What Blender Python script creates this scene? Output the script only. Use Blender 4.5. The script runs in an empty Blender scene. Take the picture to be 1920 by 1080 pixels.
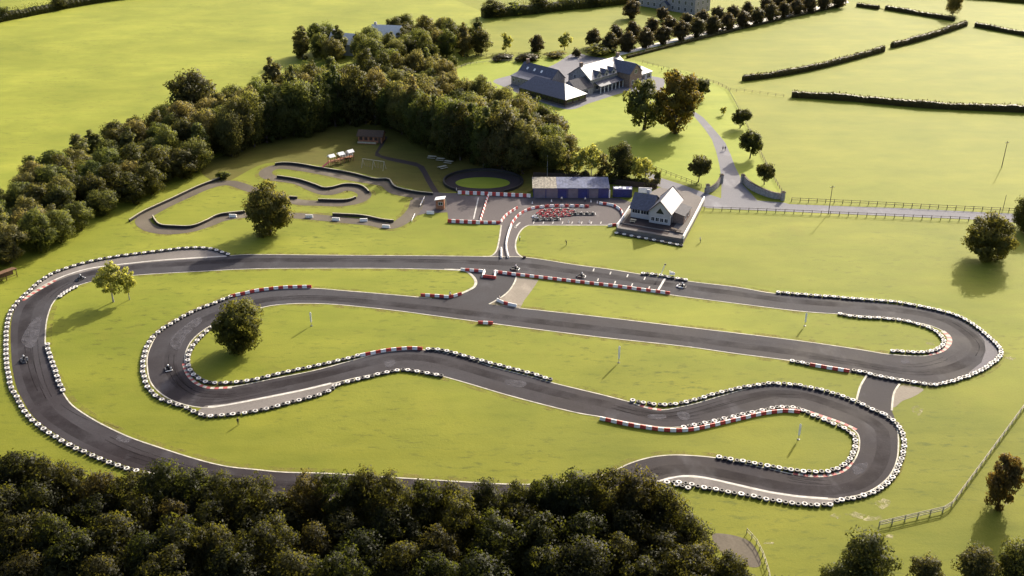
import bpy, bmesh, math, random
import numpy as np
from mathutils import Vector, Matrix, Quaternion
from mathutils.geometry import tessellate_polygon

R = math.radians
PI = math.pi
scene = bpy.context.scene
COL = scene.collection
rnd = random.Random(7)

# ------------------------------------------------------------------ camera
CAM_H, PITCH, FPX = 116.0, 26.8, 1920.0
cd = bpy.data.cameras.new('camera')
cam = bpy.data.objects.new('camera', cd)
COL.objects.link(cam)
cam.location = (0, 0, CAM_H)
cam.rotation_euler = (R(90 - PITCH), 0, 0)
cd.sensor_width = 36.0
cd.lens = 36.0
cd.clip_start = 1.0
cd.clip_end = 8000.0
scene.camera = cam
SP, CP = math.sin(R(PITCH)), math.cos(R(PITCH))

def g(x, y, z=0.0):
    """the point of the horizontal plane at height z seen at the photograph's pixel (1920 wide)"""
    a, b = (x - 960.0) / FPX, (540.0 - y) / FPX
    dx, dy, dz = a, CP + b * SP, -SP + b * CP
    t = (z - CAM_H) / dz
    return Vector((dx * t, dy * t, z))

def scale_at(p):
    """(pixels per metre across, pixels per metre of height) at a ground point"""
    zc = p.y * CP + (CAM_H - p.z) * SP
    s = FPX / zc
    dep = math.atan2(CAM_H - p.z, p.y)
    return s, s * math.cos(dep)

def Z(ox, oy, k, pts):
    return [(ox + x / k, oy + y / k) for x, y in pts]

# ------------------------------------------------------------------ materials
def new_mat(name):
    m = bpy.data.materials.new(name)
    m.use_nodes = True
    nt = m.node_tree
    for n in list(nt.nodes):
        nt.nodes.remove(n)
    out = nt.nodes.new('ShaderNodeOutputMaterial')
    return m, nt, out

def N(nt, typ, **kw):
    n = nt.nodes.new('ShaderNode' + typ)
    for k, v in kw.items():
        if k in n.inputs:
            n.inputs[k].default_value = v
        else:
            setattr(n, k, v)
    return n

def L(nt, a, ao, b, bi):
    nt.links.new(a.outputs[ao], b.inputs[bi])

def c4(c):
    return (c[0], c[1], c[2], 1.0)

def mixc(nt, fac, a, b, blend='MIX'):
    """fac: (node, output) or float; a, b: (node, output) or colour"""
    n = nt.nodes.new('ShaderNodeMix')
    n.data_type = 'RGBA'
    n.blend_type = blend
    for sock, v in ((n.inputs[0], fac), (n.inputs[6], a), (n.inputs[7], b)):
        if isinstance(v, tuple) and hasattr(v[0], 'outputs'):
            nt.links.new(v[0].outputs[v[1]], sock)
        elif isinstance(v, (int, float)):
            sock.default_value = v
        else:
            sock.default_value = c4(v)
    return (n, 2)

def ramp(nt, src, lo, hi):
    n = nt.nodes.new('ShaderNodeMapRange')
    n.inputs[1].default_value = lo
    n.inputs[2].default_value = hi
    nt.links.new(src[0].outputs[src[1]], n.inputs[0])
    return (n, 0)

def noise(nt, scale, detail=3.0, stretch=None, rot=0.0, rough=0.55, coord='Object'):
    tc = nt.nodes.new('ShaderNodeTexCoord')
    mp = nt.nodes.new('ShaderNodeMapping')
    if stretch:
        mp.inputs['Scale'].default_value = stretch
    mp.inputs['Rotation'].default_value = (0, 0, rot)
    nt.links.new(tc.outputs[coord], mp.inputs[0])
    n = nt.nodes.new('ShaderNodeTexNoise')
    n.inputs['Scale'].default_value = scale
    n.inputs['Detail'].default_value = detail
    n.inputs['Roughness'].default_value = rough
    nt.links.new(mp.outputs[0], n.inputs['Vector'])
    return (n, 0)

def plain(name, col, rough=0.6, spec=0.4, metal=0.0, var=0.12, vscale=3.0, coat=0.0, objvar=0.0):
    m, nt, out = new_mat(name)
    b = N(nt, 'BsdfPrincipled')
    b.inputs['Roughness'].default_value = rough
    b.inputs['Specular IOR Level'].default_value = spec
    b.inputs['Metallic'].default_value = metal
    if coat:
        b.inputs['Coat Weight'].default_value = coat
    n = noise(nt, vscale, 4.0)
    f = ramp(nt, n, 0.3, 0.7)
    c = mixc(nt, f, tuple(v * (1 - var) for v in col), tuple(min(1, v * (1 + var)) for v in col))
    if objvar:
        oi = N(nt, 'ObjectInfo')
        c = mixc(nt, (oi, 'Random'), mixc(nt, 1.0, c, (1 - objvar,) * 3, 'MULTIPLY'), c)
    nt.links.new(c[0].outputs[c[1]], b.inputs['Base Color'])
    nt.links.new(b.outputs[0], out.inputs[0])
    return m

def grass_mat(name, a, b, c, streak=0.35, dirt=0.25, rot=0.0, tuft=0.5, near=None):
    """a, b: the two main tones, c: the dark tuft tone"""
    m, nt, out = new_mat(name)
    p = N(nt, 'BsdfPrincipled')
    p.inputs['Roughness'].default_value = 0.85
    p.inputs['Specular IOR Level'].default_value = 0.15
    big = ramp(nt, noise(nt, 0.018, 5.0, None, 0, 0.62), 0.36, 0.64)
    col = mixc(nt, big, a, b)
    if near:                     # deeper tone towards the camera: rough sward plus vignette darkening painted in
        tc = nt.nodes.new('ShaderNodeTexCoord'); sx = nt.nodes.new('ShaderNodeSeparateXYZ')
        nt.links.new(tc.outputs['Object'], sx.inputs[0])
        wob = noise(nt, 0.03, 4.0)
        ad = nt.nodes.new('ShaderNodeMath'); ad.operation = 'MULTIPLY_ADD'; ad.inputs[1].default_value = -70.0
        nt.links.new(wob[0].outputs[0], ad.inputs[0]); nt.links.new(sx.outputs['Y'], ad.inputs[2])
        k = nt.nodes.new('ShaderNodeMapRange'); k.inputs[1].default_value = near[2] - 20; k.inputs[2].default_value = near[3] - 20
        k.inputs[3].default_value = 0.0; k.inputs[4].default_value = 1.0
        nt.links.new(ad.outputs[0], k.inputs[0])
        col = mixc(nt, (k, 0), col, mixc(nt, big, near[0], near[1]))
    mid_ = ramp(nt, noise(nt, 0.10, 5.0, (0.5, 1.0, 1.0), rot - 0.3, 0.65), 0.35, 0.68)
    col = mixc(nt, mid_, col, mixc(nt, 1.0, col, (0.74, 0.80, 0.70), 'MULTIPLY'))
    # broad mowing / growth streaks
    st = ramp(nt, noise(nt, 0.30, 6.0, (0.16, 1.0, 1.0), rot, 0.62), 0.40, 0.68)
    mul = nt.nodes.new('ShaderNodeMath'); mul.operation = 'MULTIPLY'
    mul.inputs[1].default_value = streak
    nt.links.new(st[0].outputs[0], mul.inputs[0])
    col = mixc(nt, (mul, 0), col, tuple(v * 0.72 for v in a))
    # tufts
    tf = ramp(nt, noise(nt, 0.75, 5.0, (0.38, 1.0, 1.0), rot + 0.2, 0.68), 0.54, 0.68)
    mask = ramp(nt, noise(nt, 0.03, 2.0), 0.38, 0.62)
    m2 = nt.nodes.new('ShaderNodeMath'); m2.operation = 'MULTIPLY'
    nt.links.new(tf[0].outputs[0], m2.inputs[0]); nt.links.new(mask[0].outputs[0], m2.inputs[1])
    m3 = nt.nodes.new('ShaderNodeMath'); m3.operation = 'MULTIPLY'; m3.inputs[1].default_value = tuft
    nt.links.new(m2.outputs[0], m3.inputs[0])
    col = mixc(nt, (m3, 0), col, c)
    # dry patches
    dr = ramp(nt, noise(nt, 0.07, 5.0, None, 0, 0.6), 0.6, 0.8)
    m4 = nt.nodes.new('ShaderNodeMath'); m4.operation = 'MULTIPLY'; m4.inputs[1].default_value = dirt
    nt.links.new(dr[0].outputs[0], m4.inputs[0])
    col = mixc(nt, (m4, 0), col, (b[0] * 1.05, b[1] * 0.86, b[2] * 1.25))
    # fine blades
    fine = ramp(nt, noise(nt, 3.5, 4.0, None, 0, 0.7), 0.3, 0.7)
    col = mixc(nt, fine, col, mixc(nt, 1.0, col, (0.80, 0.80, 0.75), 'MULTIPLY'))
    nt.links.new(col[0].outputs[col[1]], p.inputs['Base Color'])
    bp = N(nt, 'Bump'); bp.inputs['Strength'].default_value = 0.35; bp.inputs['Distance'].default_value = 0.12
    bn = noise(nt, 1.6, 5.0, None, 0, 0.7)
    nt.links.new(bn[0].outputs[0], bp.inputs['Height'])
    nt.links.new(bp.outputs[0], p.inputs['Normal'])
    nt.links.new(p.outputs[0], out.inputs[0])
    return m

def asphalt_mat(name, a, b, rough=0.5, patch=0.6, near_dark=None):
    m, nt, out = new_mat(name)
    p = N(nt, 'BsdfPrincipled')
    p.inputs['Specular IOR Level'].default_value = 0.14
    big = ramp(nt, noise(nt, 0.05, 4.0, None, 0, 0.6), 0.36, 0.66)
    col = mixc(nt, big, a, b)
    if near_dark:  # tarmac darkens towards the camera, partly vignette falloff painted into its tone
        tc = nt.nodes.new('ShaderNodeTexCoord'); sx = nt.nodes.new('ShaderNodeSeparateXYZ')
        nt.links.new(tc.outputs['Object'], sx.inputs[0])
        ad = nt.nodes.new('ShaderNodeMath'); ad.operation = 'MULTIPLY_ADD'; ad.inputs[1].default_value = 60.0
        nt.links.new(big[0].outputs[0], ad.inputs[0]); nt.links.new(sx.outputs['Y'], ad.inputs[2])
        far_mix = ramp(nt, (ad, 0), 165.0, 262.0)
        col = mixc(nt, far_mix, mixc(nt, big, near_dark[0], near_dark[1]), col)
    pt = ramp(nt, noise(nt, 0.16, 3.0, (1, 0.5, 1), 0.5), 0.58, 0.75)
    m4 = nt.nodes.new('ShaderNodeMath'); m4.operation = 'MULTIPLY'; m4.inputs[1].default_value = patch
    nt.links.new(pt[0].outputs[0], m4.inputs[0])
    col = mixc(nt, (m4, 0), col, tuple(v * 1.5 for v in b))
    fine = ramp(nt, noise(nt, 2.2, 6.0, None, 0, 0.75), 0.3, 0.7)
    col = mixc(nt, fine, mixc(nt, 1.0, col, (0.82, 0.82, 0.82), 'MULTIPLY'), mixc(nt, 1.0, col, (1.18, 1.18, 1.18), 'MULTIPLY'))
    nt.links.new(col[0].outputs[col[1]], p.inputs['Base Color'])
    rr = nt.nodes.new('ShaderNodeMapRange')
    rr.inputs[3].default_value = rough - 0.05; rr.inputs[4].default_value = rough + 0.15
    nt.links.new(big[0].outputs[0], rr.inputs[0])
    nt.links.new(rr.outputs[0], p.inputs['Roughness'])
    nt.links.new(p.outputs[0], out.inputs[0])
    return m

def leaf_mat(name, cols, trans=0.3, tcol=(2.1, 1.9, 1.0), dim=0.62):
    """cols: tones between which whole trees vary; single leaves vary around the tone of their tree"""
    m, nt, out = new_mat(name)
    oi = N(nt, 'ObjectInfo')
    cr = nt.nodes.new('ShaderNodeValToRGB')
    el = cr.color_ramp.elements
    el[0].position = 0.0; el[0].color = c4(cols[0])
    el[1].position = 1.0; el[1].color = c4(cols[-1])
    for i, c in enumerate(cols[1:-1]):
        e = el.new((i + 1) / (len(cols) - 1)); e.color = c4(c)
    L(nt, oi, 'Random', cr, 0)
    geo = N(nt, 'NewGeometry')
    isl = ramp(nt, (geo, 'Random Per Island'), 0.0, 1.0)
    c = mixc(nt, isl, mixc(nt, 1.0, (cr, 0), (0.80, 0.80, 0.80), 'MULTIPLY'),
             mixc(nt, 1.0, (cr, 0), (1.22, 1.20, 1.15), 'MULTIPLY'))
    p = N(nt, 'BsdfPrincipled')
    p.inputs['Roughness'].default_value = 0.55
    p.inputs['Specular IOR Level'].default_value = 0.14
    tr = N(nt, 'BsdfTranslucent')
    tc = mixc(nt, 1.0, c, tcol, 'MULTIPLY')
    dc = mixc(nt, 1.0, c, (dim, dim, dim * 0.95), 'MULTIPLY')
    nt.links.new(dc[0].outputs[dc[1]], p.inputs['Base Color'])
    nt.links.new(tc[0].outputs[tc[1]], tr.inputs[0])
    mx = N(nt, 'MixShader'); mx.inputs[0].default_value = trans
    nt.links.new(p.outputs[0], mx.inputs[1]); nt.links.new(tr.outputs[0], mx.inputs[2])
    nt.links.new(mx.outputs[0], out.inputs[0])
    return m

M = {}
M['lawn'] = grass_mat('infield lawn grass', (0.222, 0.230, 0.024), (0.160, 0.180, 0.014), (0.070, 0.082, 0.009), 0.5, 0.5, 0.1, 1.0,
                      near=((0.176, 0.172, 0.013), (0.126, 0.136, 0.009), 205.0, 145.0))
M['worn'] = grass_mat('shade-darkened brownish grass', (0.125, 0.104, 0.022), (0.122, 0.122, 0.018), (0.06, 0.058, 0.010), 0.5, 0.8, 0.4, 0.9)  # brownish grass, tone darkened to carry the wood's shade
M['palesheet'] = plain('pale roof sheet', (0.60, 0.57, 0.52), 0.6, 0.3, 0, 0.12, 1)
M['pasture'] = grass_mat('pale pasture grass', (0.222, 0.226, 0.025), (0.172, 0.188, 0.017), (0.14, 0.155, 0.017), 0.32, 0.4, 0.3, 0.6)
M['meadow'] = grass_mat('meadow grass', (0.274, 0.286, 0.034), (0.190, 0.208, 0.020), (0.12, 0.136, 0.018), 0.55, 0.45, -0.35, 0.9)
M['garden'] = grass_mat('garden lawn grass', (0.268, 0.300, 0.034), (0.232, 0.268, 0.027), (0.14, 0.165, 0.02), 0.3, 0.25, 0.6, 0.5)
M['asphalt'] = asphalt_mat('track asphalt', (0.031, 0.029, 0.033), (0.046, 0.044, 0.049), 0.80, 0.6, ((0.0140, 0.0096, 0.0115), (0.0225, 0.0168, 0.0198)))
M['oldtar'] = asphalt_mat('pit asphalt', (0.075, 0.062, 0.064), (0.100, 0.088, 0.086), 0.8, 0.8)
M['dirtroad'] = asphalt_mat('worn gravel track', (0.078, 0.064, 0.048), (0.125, 0.106, 0.080), 0.85, 0.7)
M['concrete'] = asphalt_mat('pale concrete', (0.110, 0.098, 0.090), (0.165, 0.148, 0.136), 0.85, 0.6)
M['road'] = asphalt_mat('pale tarred lane', (0.135, 0.132, 0.145), (0.185, 0.180, 0.192), 0.88, 0.5)
M['gravel'] = asphalt_mat('limestone gravel', (0.175, 0.150, 0.120), (0.235, 0.205, 0.165), 0.9, 0.6)
M['palepath'] = asphalt_mat('white limestone path', (0.52, 0.49, 0.43), (0.66, 0.62, 0.55), 0.9, 0.3)
M['path'] = asphalt_mat('dark footpath', (0.036, 0.027, 0.026), (0.052, 0.040, 0.038), 0.85, 0.3)
M['kerb'] = plain('cream kerb concrete', (0.39, 0.365, 0.30), 0.8, 0.2, 0, 0.35, 0.6)
M['redpaint'] = plain('worn red kerb paint', (0.30, 0.075, 0.065), 0.7, 0.3, 0, 0.3, 0.8)
M['whitepaint'] = plain('white road paint', (0.44, 0.42, 0.39), 0.8, 0.2, 0, 0.3, 0.8)
M['tyrewhite'] = plain('white painted rubber', (0.64, 0.60, 0.55), 0.6, 0.3, 0, 0.25, 2.2, objvar=0.35)
M['tyreblack'] = plain('black tyre rubber', (0.022, 0.020, 0.020), 0.5, 0.4, 0, 0.3, 3)
M['tyregrey'] = plain('dusty tyre rubber', (0.062, 0.056, 0.054), 0.55, 0.4, 0, 0.4, 3, objvar=0.5)
M['blockred'] = plain('red plastic', (0.42, 0.045, 0.035), 0.45, 0.4, 0, 0.15, 2)
M['blockwhite'] = plain('white plastic', (0.80, 0.76, 0.70), 0.45, 0.4, 0, 0.08, 2)
M['bark'] = plain('grey brown bark', (0.085, 0.066, 0.050), 0.9, 0.1, 0, 0.3, 4)
M['barkpale'] = plain('pale birch bark', (0.30, 0.27, 0.23), 0.85, 0.1, 0, 0.4, 3)
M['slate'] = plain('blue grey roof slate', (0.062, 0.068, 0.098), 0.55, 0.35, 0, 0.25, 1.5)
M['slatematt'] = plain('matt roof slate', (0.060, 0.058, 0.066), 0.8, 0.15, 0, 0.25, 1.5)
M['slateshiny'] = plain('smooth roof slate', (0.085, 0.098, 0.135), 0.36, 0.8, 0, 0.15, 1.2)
M['render'] = plain('white rendered wall', (0.37, 0.36, 0.355), 0.85, 0.2, 0, 0.08, 0.6)
M['stone'] = plain('grey stone wall', (0.27, 0.25, 0.235), 0.9, 0.2, 0, 0.3, 1.6)
M['brownstone'] = plain('brown stone wall', (0.20, 0.145, 0.115), 0.9, 0.2, 0, 0.3, 1.6)
M['glass'] = plain('dark window glass', (0.018, 0.020, 0.024), 0.08, 0.6, 0, 0.1, 1)
M['frame'] = plain('white window frame', (0.62, 0.60, 0.57), 0.5, 0.3)
M['timber'] = plain('reddish brown timber', (0.30, 0.135, 0.070), 0.75, 0.2, 0, 0.3, 2)
M['oldwood'] = plain('weathered pale timber', (0.40, 0.36, 0.26), 0.85, 0.2, 0, 0.25, 2)
M['darkwood'] = plain('dark brown timber', (0.060, 0.042, 0.030), 0.8, 0.2, 0, 0.3, 2)
M['bluemetal'] = plain('blue painted steel', (0.020, 0.028, 0.135), 0.45, 0.5, 0, 0.2, 1.2)
M['greypanel'] = plain('grey purple steel panel', (0.145, 0.125, 0.150), 0.5, 0.4, 0, 0.15, 1)
M['roofsheet'] = plain('blue grey roof sheet', (0.100, 0.112, 0.175), 0.75, 0.2, 0, 0.35, 0.7)
M['roofold'] = plain('lichen spotted roof sheet', (0.24, 0.215, 0.175), 0.85, 0.15, 0, 0.6, 1.6)
M['metal'] = plain('galvanised steel', (0.40, 0.40, 0.40), 0.45, 0.5, 0.6, 0.1, 1)
M['darkmetal'] = plain('dark steel', (0.030, 0.030, 0.032), 0.5, 0.5, 0.3)
M['white'] = plain('white painted board', (0.78, 0.76, 0.73), 0.5, 0.3)
M['cone'] = plain('pale plastic cone', (0.62, 0.50, 0.42), 0.5, 0.3)
M['kartred'] = plain('red kart fairing', (0.50, 0.055, 0.060), 0.3, 0.5)
M['kartwhite'] = plain('white kart fairing', (0.78, 0.76, 0.74), 0.3, 0.5)
M['kartblack'] = plain('black kart fairing', (0.025, 0.025, 0.028), 0.35, 0.5)
M['suit'] = plain('dark race suit', (0.025, 0.024, 0.030), 0.8, 0.2)
M['jacket'] = plain('dark jacket cloth', (0.035, 0.030, 0.032), 0.85, 0.2)
M['hiviz'] = plain('pale marshal coat', (0.62, 0.58, 0.50), 0.8, 0.2)
M['trouser'] = plain('dark trouser cloth', (0.025, 0.025, 0.035), 0.85, 0.2)
M['skin'] = plain('skin', (0.48, 0.30, 0.22), 0.6, 0.3)
M['hair'] = plain('dark brown hair', (0.035, 0.022, 0.015), 0.6, 0.3)
M['tarp'] = plain('grey green trampoline mat', (0.19, 0.19, 0.16), 0.7, 0.2)
M['leaf'] = leaf_mat('woodland leaves', [(0.072, 0.092, 0.026), (0.124, 0.136, 0.044), (0.155, 0.144, 0.062), (0.095, 0.124, 0.036), (0.168, 0.150, 0.068), (0.080, 0.104, 0.028), (0.140, 0.158, 0.050)], 0.46, dim=0.58)
M['leafdark'] = leaf_mat('dark leaves', [(0.052, 0.060, 0.016), (0.082, 0.080, 0.026), (0.062, 0.072, 0.020)], 0.40)
M['leafsingle'] = leaf_mat('round tree leaves', [(0.090, 0.096, 0.026), (0.112, 0.108, 0.034)], 0.46, dim=0.75)
M['browntimber'] = plain('dull brown timber', (0.130, 0.075, 0.045), 0.8, 0.15, 0, 0.3, 2)
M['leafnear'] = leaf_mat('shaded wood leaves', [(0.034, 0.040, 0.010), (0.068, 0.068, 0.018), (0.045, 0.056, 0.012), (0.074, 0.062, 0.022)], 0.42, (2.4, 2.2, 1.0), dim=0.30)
M['leafbirch'] = leaf_mat('light birch leaves', [(0.270, 0.285, 0.070), (0.300, 0.300, 0.080)], 0.5, (1.7, 1.6, 1.0), 0.85)
M['leafautumn'] = leaf_mat('autumn leaves', [(0.115, 0.084, 0.026), (0.100, 0.080, 0.024)], 0.4, (2.1, 1.8, 1.0), 0.75)
M['leafgold'] = leaf_mat('golden green leaves', [(0.130, 0.105, 0.025), (0.115, 0.105, 0.028)], 0.4, (2.1, 1.9, 1.0), 0.75)
M['leafavenue'] = leaf_mat('avenue tree leaves', [(0.070, 0.060, 0.028), (0.090, 0.074, 0.036), (0.078, 0.074, 0.030)], 0.34)
M['leafhedge'] = leaf_mat('hedge leaves', [(0.060, 0.055, 0.022), (0.072, 0.066, 0.026)], 0.22)

def worn_mat(name, col, scale=0.5, lo=0.45, hi=0.62, amount=0.75):
    """dirt or rubber lying in patches on whatever is below it"""
    m, nt, out = new_mat(name)
    p = N(nt, 'BsdfPrincipled'); p.inputs['Roughness'].default_value = 0.9; p.inputs['Specular IOR Level'].default_value = 0.1
    c = mixc(nt, ramp(nt, noise(nt, 1.4, 4.0), 0.3, 0.7), tuple(v * 0.75 for v in col), tuple(v * 1.2 for v in col))
    nt.links.new(c[0].outputs[c[1]], p.inputs['Base Color'])
    f = ramp(nt, noise(nt, scale, 6.0, None, 0, 0.68), lo, hi)
    mu = nt.nodes.new('ShaderNodeMath'); mu.operation = 'MULTIPLY'; mu.inputs[1].default_value = amount
    nt.links.new(f[0].outputs[0], mu.inputs[0])
    t = N(nt, 'BsdfTransparent'); mx = N(nt, 'MixShader')
    nt.links.new(mu.outputs[0], mx.inputs[0]); nt.links.new(t.outputs[0], mx.inputs[1]); nt.links.new(p.outputs[0], mx.inputs[2])
    nt.links.new(mx.outputs[0], out.inputs[0])
    return m
M['earth'] = worn_mat('bare stony earth', (0.32, 0.29, 0.16), 0.35, 0.40, 0.62, 0.95)
M['verge'] = worn_mat('worn verge', (0.20, 0.165, 0.050), 0.30, 0.46, 0.66, 0.7)
M['rubber'] = worn_mat('tyre rubber on tarmac', (0.014, 0.010, 0.012), 0.12, 0.36, 0.72, 0.55)
M['dust'] = worn_mat('pale dust on tarmac', (0.075, 0.068, 0.072), 0.09, 0.50, 0.80, 0.40)

# ------------------------------------------------------------------ mesh helpers
class MB:
    def __init__(s):
        s.v, s.f, s.m = [], [], []
    def add(s, vs, fs, mi=0):
        o = len(s.v)
        s.v += [tuple(v) for v in vs]
        s.f += [tuple(i + o for i in f) for f in fs]
        s.m += [mi] * len(fs)
        return s
    def box(s, c, d, rz=0.0, mi=0, taper=1.0, rot=None):
        hx, hy, hz = d[0] / 2, d[1] / 2, d[2] / 2
        vs = []
        mt = rot if rot is not None else Matrix.Rotation(rz, 3, 'Z')
        for z, t in ((-hz, 1.0), (hz, taper)):
            for x, y in ((-hx, -hy), (hx, -hy), (hx, hy), (-hx, hy)):
                vs.append(mt @ Vector((x * t, y * t, z)) + Vector(c))
        s.add(vs, [(3, 2, 1, 0), (4, 5, 6, 7), (0, 1, 5, 4), (1, 2, 6, 5), (2, 3, 7, 6), (3, 0, 4, 7)], mi)
        return s
    def tube(s, pts, rads, n=8, mi=0, cap=True):
        pts = [Vector(p) for p in pts]
        if isinstance(rads, (int, float)):
            rads = [rads] * len(pts)
        rings = []
        for i, p in enumerate(pts):
            a = pts[max(0, i - 1)]; b = pts[min(len(pts) - 1, i + 1)]
            d = (b - a)
            d = d.normalized() if d.length > 1e-9 else Vector((0, 0, 1))
            u = d.cross(Vector((0, 0, 1)) if abs(d.z) < 0.9 else Vector((1, 0, 0))).normalized()
            w = d.cross(u)
            rings.append([p + (u * math.cos(2 * PI * k / n) + w * math.sin(2 * PI * k / n)) * rads[i] for k in range(n)])
        vs = [v for r in rings for v in r]
        fs = []
        for i in range(len(rings) - 1):
            for k in range(n):
                k2 = (k + 1) % n
                fs.append((i * n + k, i * n + k2, (i + 1) * n + k2, (i + 1) * n + k))
        if cap:
            fs.append(tuple(range(n))); fs.append(tuple((len(rings) - 1) * n + k for k in reversed(range(n))))
        return s.add(vs, fs, mi)
    def lathe(s, prof, c=(0, 0, 0), n=16, mi=0, axis='Z', closed=False):
        c = Vector(c); vs = []
        for r, z in prof:
            for k in range(n):
                a = 2 * PI * k / n
                p = Vector((r * math.cos(a), r * math.sin(a), z))
                if axis == 'Y': p = Vector((p.x, p.z, p.y))
                if axis == 'X': p = Vector((p.z, p.x, p.y))
                vs.append(p + c)
        fs = []; m = len(prof)
        for i in range(m if closed else m - 1):
            j = (i + 1) % m
            for k in range(n):
                k2 = (k + 1) % n
                fs.append((i * n + k, i * n + k2, j * n + k2, j * n + k))
        return s.add(vs, fs, mi)
    def build(s, name, mats, parent=None, smooth=False, link=True):
        me = bpy.data.meshes.new(name)
        me.from_pydata(s.v, [], s.f)
        mats = mats if isinstance(mats, (list, tuple)) else [mats]
        for mt in mats:
            me.materials.append(mt)
        if len(mats) > 1:
            me.polygons.foreach_set('material_index', s.m)
        if smooth:
            me.polygons.foreach_set('use_smooth', [True] * len(me.polygons))
        me.update()
        bm = bmesh.new(); bm.from_mesh(me)
        bmesh.ops.recalc_face_normals(bm, faces=bm.faces)
        bm.to_mesh(me); bm.free()
        o = bpy.data.objects.new(name, me)
        if link:
            COL.objects.link(o)
        if parent:
            o.parent = parent
        return o

def tag(o, label=None, cat=None, group=None, kind=None):
    if label: o['label'] = label
    if cat: o['category'] = cat
    if group: o['group'] = group
    if kind: o['kind'] = kind
    return o

def empty(name, loc, rz=0.0, label=None, cat=None, group=None):
    o = bpy.data.objects.new(name, None)
    COL.objects.link(o)
    o.empty_display_size = 0.5
    o.location = loc
    o.rotation_euler = (0, 0, rz)
    return tag(o, label, cat, group)

def copy_tree(o, parent=None):
    c = o.copy()
    COL.objects.link(c)
    c.parent = parent
    for ch in o.children:
        copy_tree(ch, c)
    return c

def catmull(pts, closed=False, n=6):
    P = [Vector(p) for p in pts]
    out = []
    m = len(P)
    for i in range(m if closed else m - 1):
        if closed:
            a, b, c, d = P[(i - 1) % m], P[i], P[(i + 1) % m], P[(i + 2) % m]
        else:
            a, b, c, d = P[max(0, i - 1)], P[i], P[i + 1], P[min(m - 1, i + 2)]
        for k in range(n):
            t = k / n
            out.append(0.5 * ((2 * b) + (c - a) * t + (2 * a - 5 * b + 4 * c - d) * t * t + (3 * b - a - 3 * c + d) * t * t * t))
    if not closed:
        out.append(P[-1])
    return out

def ground_line(px, z=0.0, smooth=True, closed=False):
    P = [g(x, y, z) for x, y in px]
    for p in P: p.z = 0
    return catmull(P, closed) if smooth else P

def resample(line, step, offset=0.0):
    out = []; acc = offset
    d = 0.0
    for a, b in zip(line[:-1], line[1:]):
        l = (b - a).length
        while acc <= d + l and l > 0:
            t = (acc - d) / l
            out.append((a.lerp(b, t), (b - a).normalized()))
            acc += step
        d += l
    return out

def sheet(name, px, z, mat, smooth=False, hole=None, world=False):
    """flat ground surface from an outline"""
    P = [Vector(p) for p in px] if world else [g(x, y) for x, y in px]
    for p in P: p.z = 0
    if smooth: P = catmull(P, True)
    loops = [P]
    if hole:
        H = [Vector(p) for p in hole]
        loops.append(H)
    tris = tessellate_polygon(loops)
    V = [p for l in loops for p in l]
    mb = MB()
    mb.add([(p.x, p.y, z) for p in V], tris)
    me = bpy.data.meshes.new(name)
    me.from_pydata(mb.v, [], mb.f)
    me.materials.append(mat); me.update()
    bm = bmesh.new(); bm.from_mesh(me)
    for f in bm.faces:
        f.normal_update()
        if f.normal.z < 0: f.normal_flip()
    bm.to_mesh(me); bm.free()
    o = bpy.data.objects.new(name, me); COL.objects.link(o)
    return tag(o, kind='structure')

def ribbon_mb(line, w, z, mb=None, closed=False, side=0.0, mi=0):
    """flat strip along a ground line; side shifts it sideways"""
    mb = mb or MB()
    vs = []
    n = len(line)
    for i, p in enumerate(line):
        a = line[(i - 1) % n] if closed else line[max(0, i - 1)]
        b = line[(i + 1) % n] if closed else line[min(n - 1, i + 1)]
        d = (b - a); d.z = 0
        d = d.normalized() if d.length > 1e-6 else Vector((1, 0, 0))
        nn = Vector((-d.y, d.x, 0))
        vs.append((p.x + nn.x * (side + w / 2), p.y + nn.y * (side + w / 2), z))
        vs.append((p.x + nn.x * (side - w / 2), p.y + nn.y * (side - w / 2), z))
    fs = []
    for i in range(n if closed else n - 1):
        j = (i + 1) % n
        fs.append((2 * i, 2 * i + 1, 2 * j + 1, 2 * j))
    mb.add(vs, fs, mi)
    return mb

def structure(o):
    return tag(o, kind='structure')
# ------------------------------------------------------------------ ground and fields
gr = MB()
S = 3000.0
n = 24
vs = [(-S + 2 * S * i / n, -S + 2 * S * j / n + 400, 0) for j in range(n + 1) for i in range(n + 1)]
fs = [(j * (n + 1) + i, j * (n + 1) + i + 1, (j + 1) * (n + 1) + i + 1, (j + 1) * (n + 1) + i) for j in range(n) for i in range(n)]
gr.add(vs, fs)
structure(gr.build('ground', M['lawn']))

far = lambda x, y, Y: (g(x, y).x, g(x, y).y)
# pastures (outlines on the ground)
sheet('field', [(-500, 470), (-60, 430), (0, 400), (100, 320), (210, 266), (320, 222), (420, 203), (520, 170), (620, 140), (760, 122), (905, 105), (905, 22), (760, -40), (240, -12), (0, 45), (-500, 170)], 0.012, M['meadow'])
sheet('field', [(-500, 165), (0, 40), (240, -15), (760, -44), (700, -120), (-500, -120)], 0.012, M['meadow'])
sheet('field', [(910, 100), (910, 24), (1040, 12), (1180, -4), (1300, -30), (1420, -30), (1575, -2), (1400, 35), (1175, 100), (1110, 98), (1000, 104)], 0.012, M['pasture'])
sheet('field', [(1180, 112), (1590, 16), (1640, 14), (1790, 40), (1660, 88), (1392, 154), (1290, 132)], 0.012, M['pasture'])
sheet('field', [(1396, 156), (1660, 92), (1812, 44), (1920, 66), (2400, 150), (2400, 250), (1920, 210), (1483, 180), (1400, 172)], 0.012, M['pasture'])
sheet('field', [(1375, 172), (1483, 182), (1920, 212), (2400, 254), (2400, 425), (1905, 397), (1484, 376), (1430, 300)], 0.012, M['pasture'])
sheet('field', [(1600, 10), (1800, -30), (2400, -60), (2400, 140), (1920, 64), (1815, 42), (1795, 38)], 0.012, M['pasture'])
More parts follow.
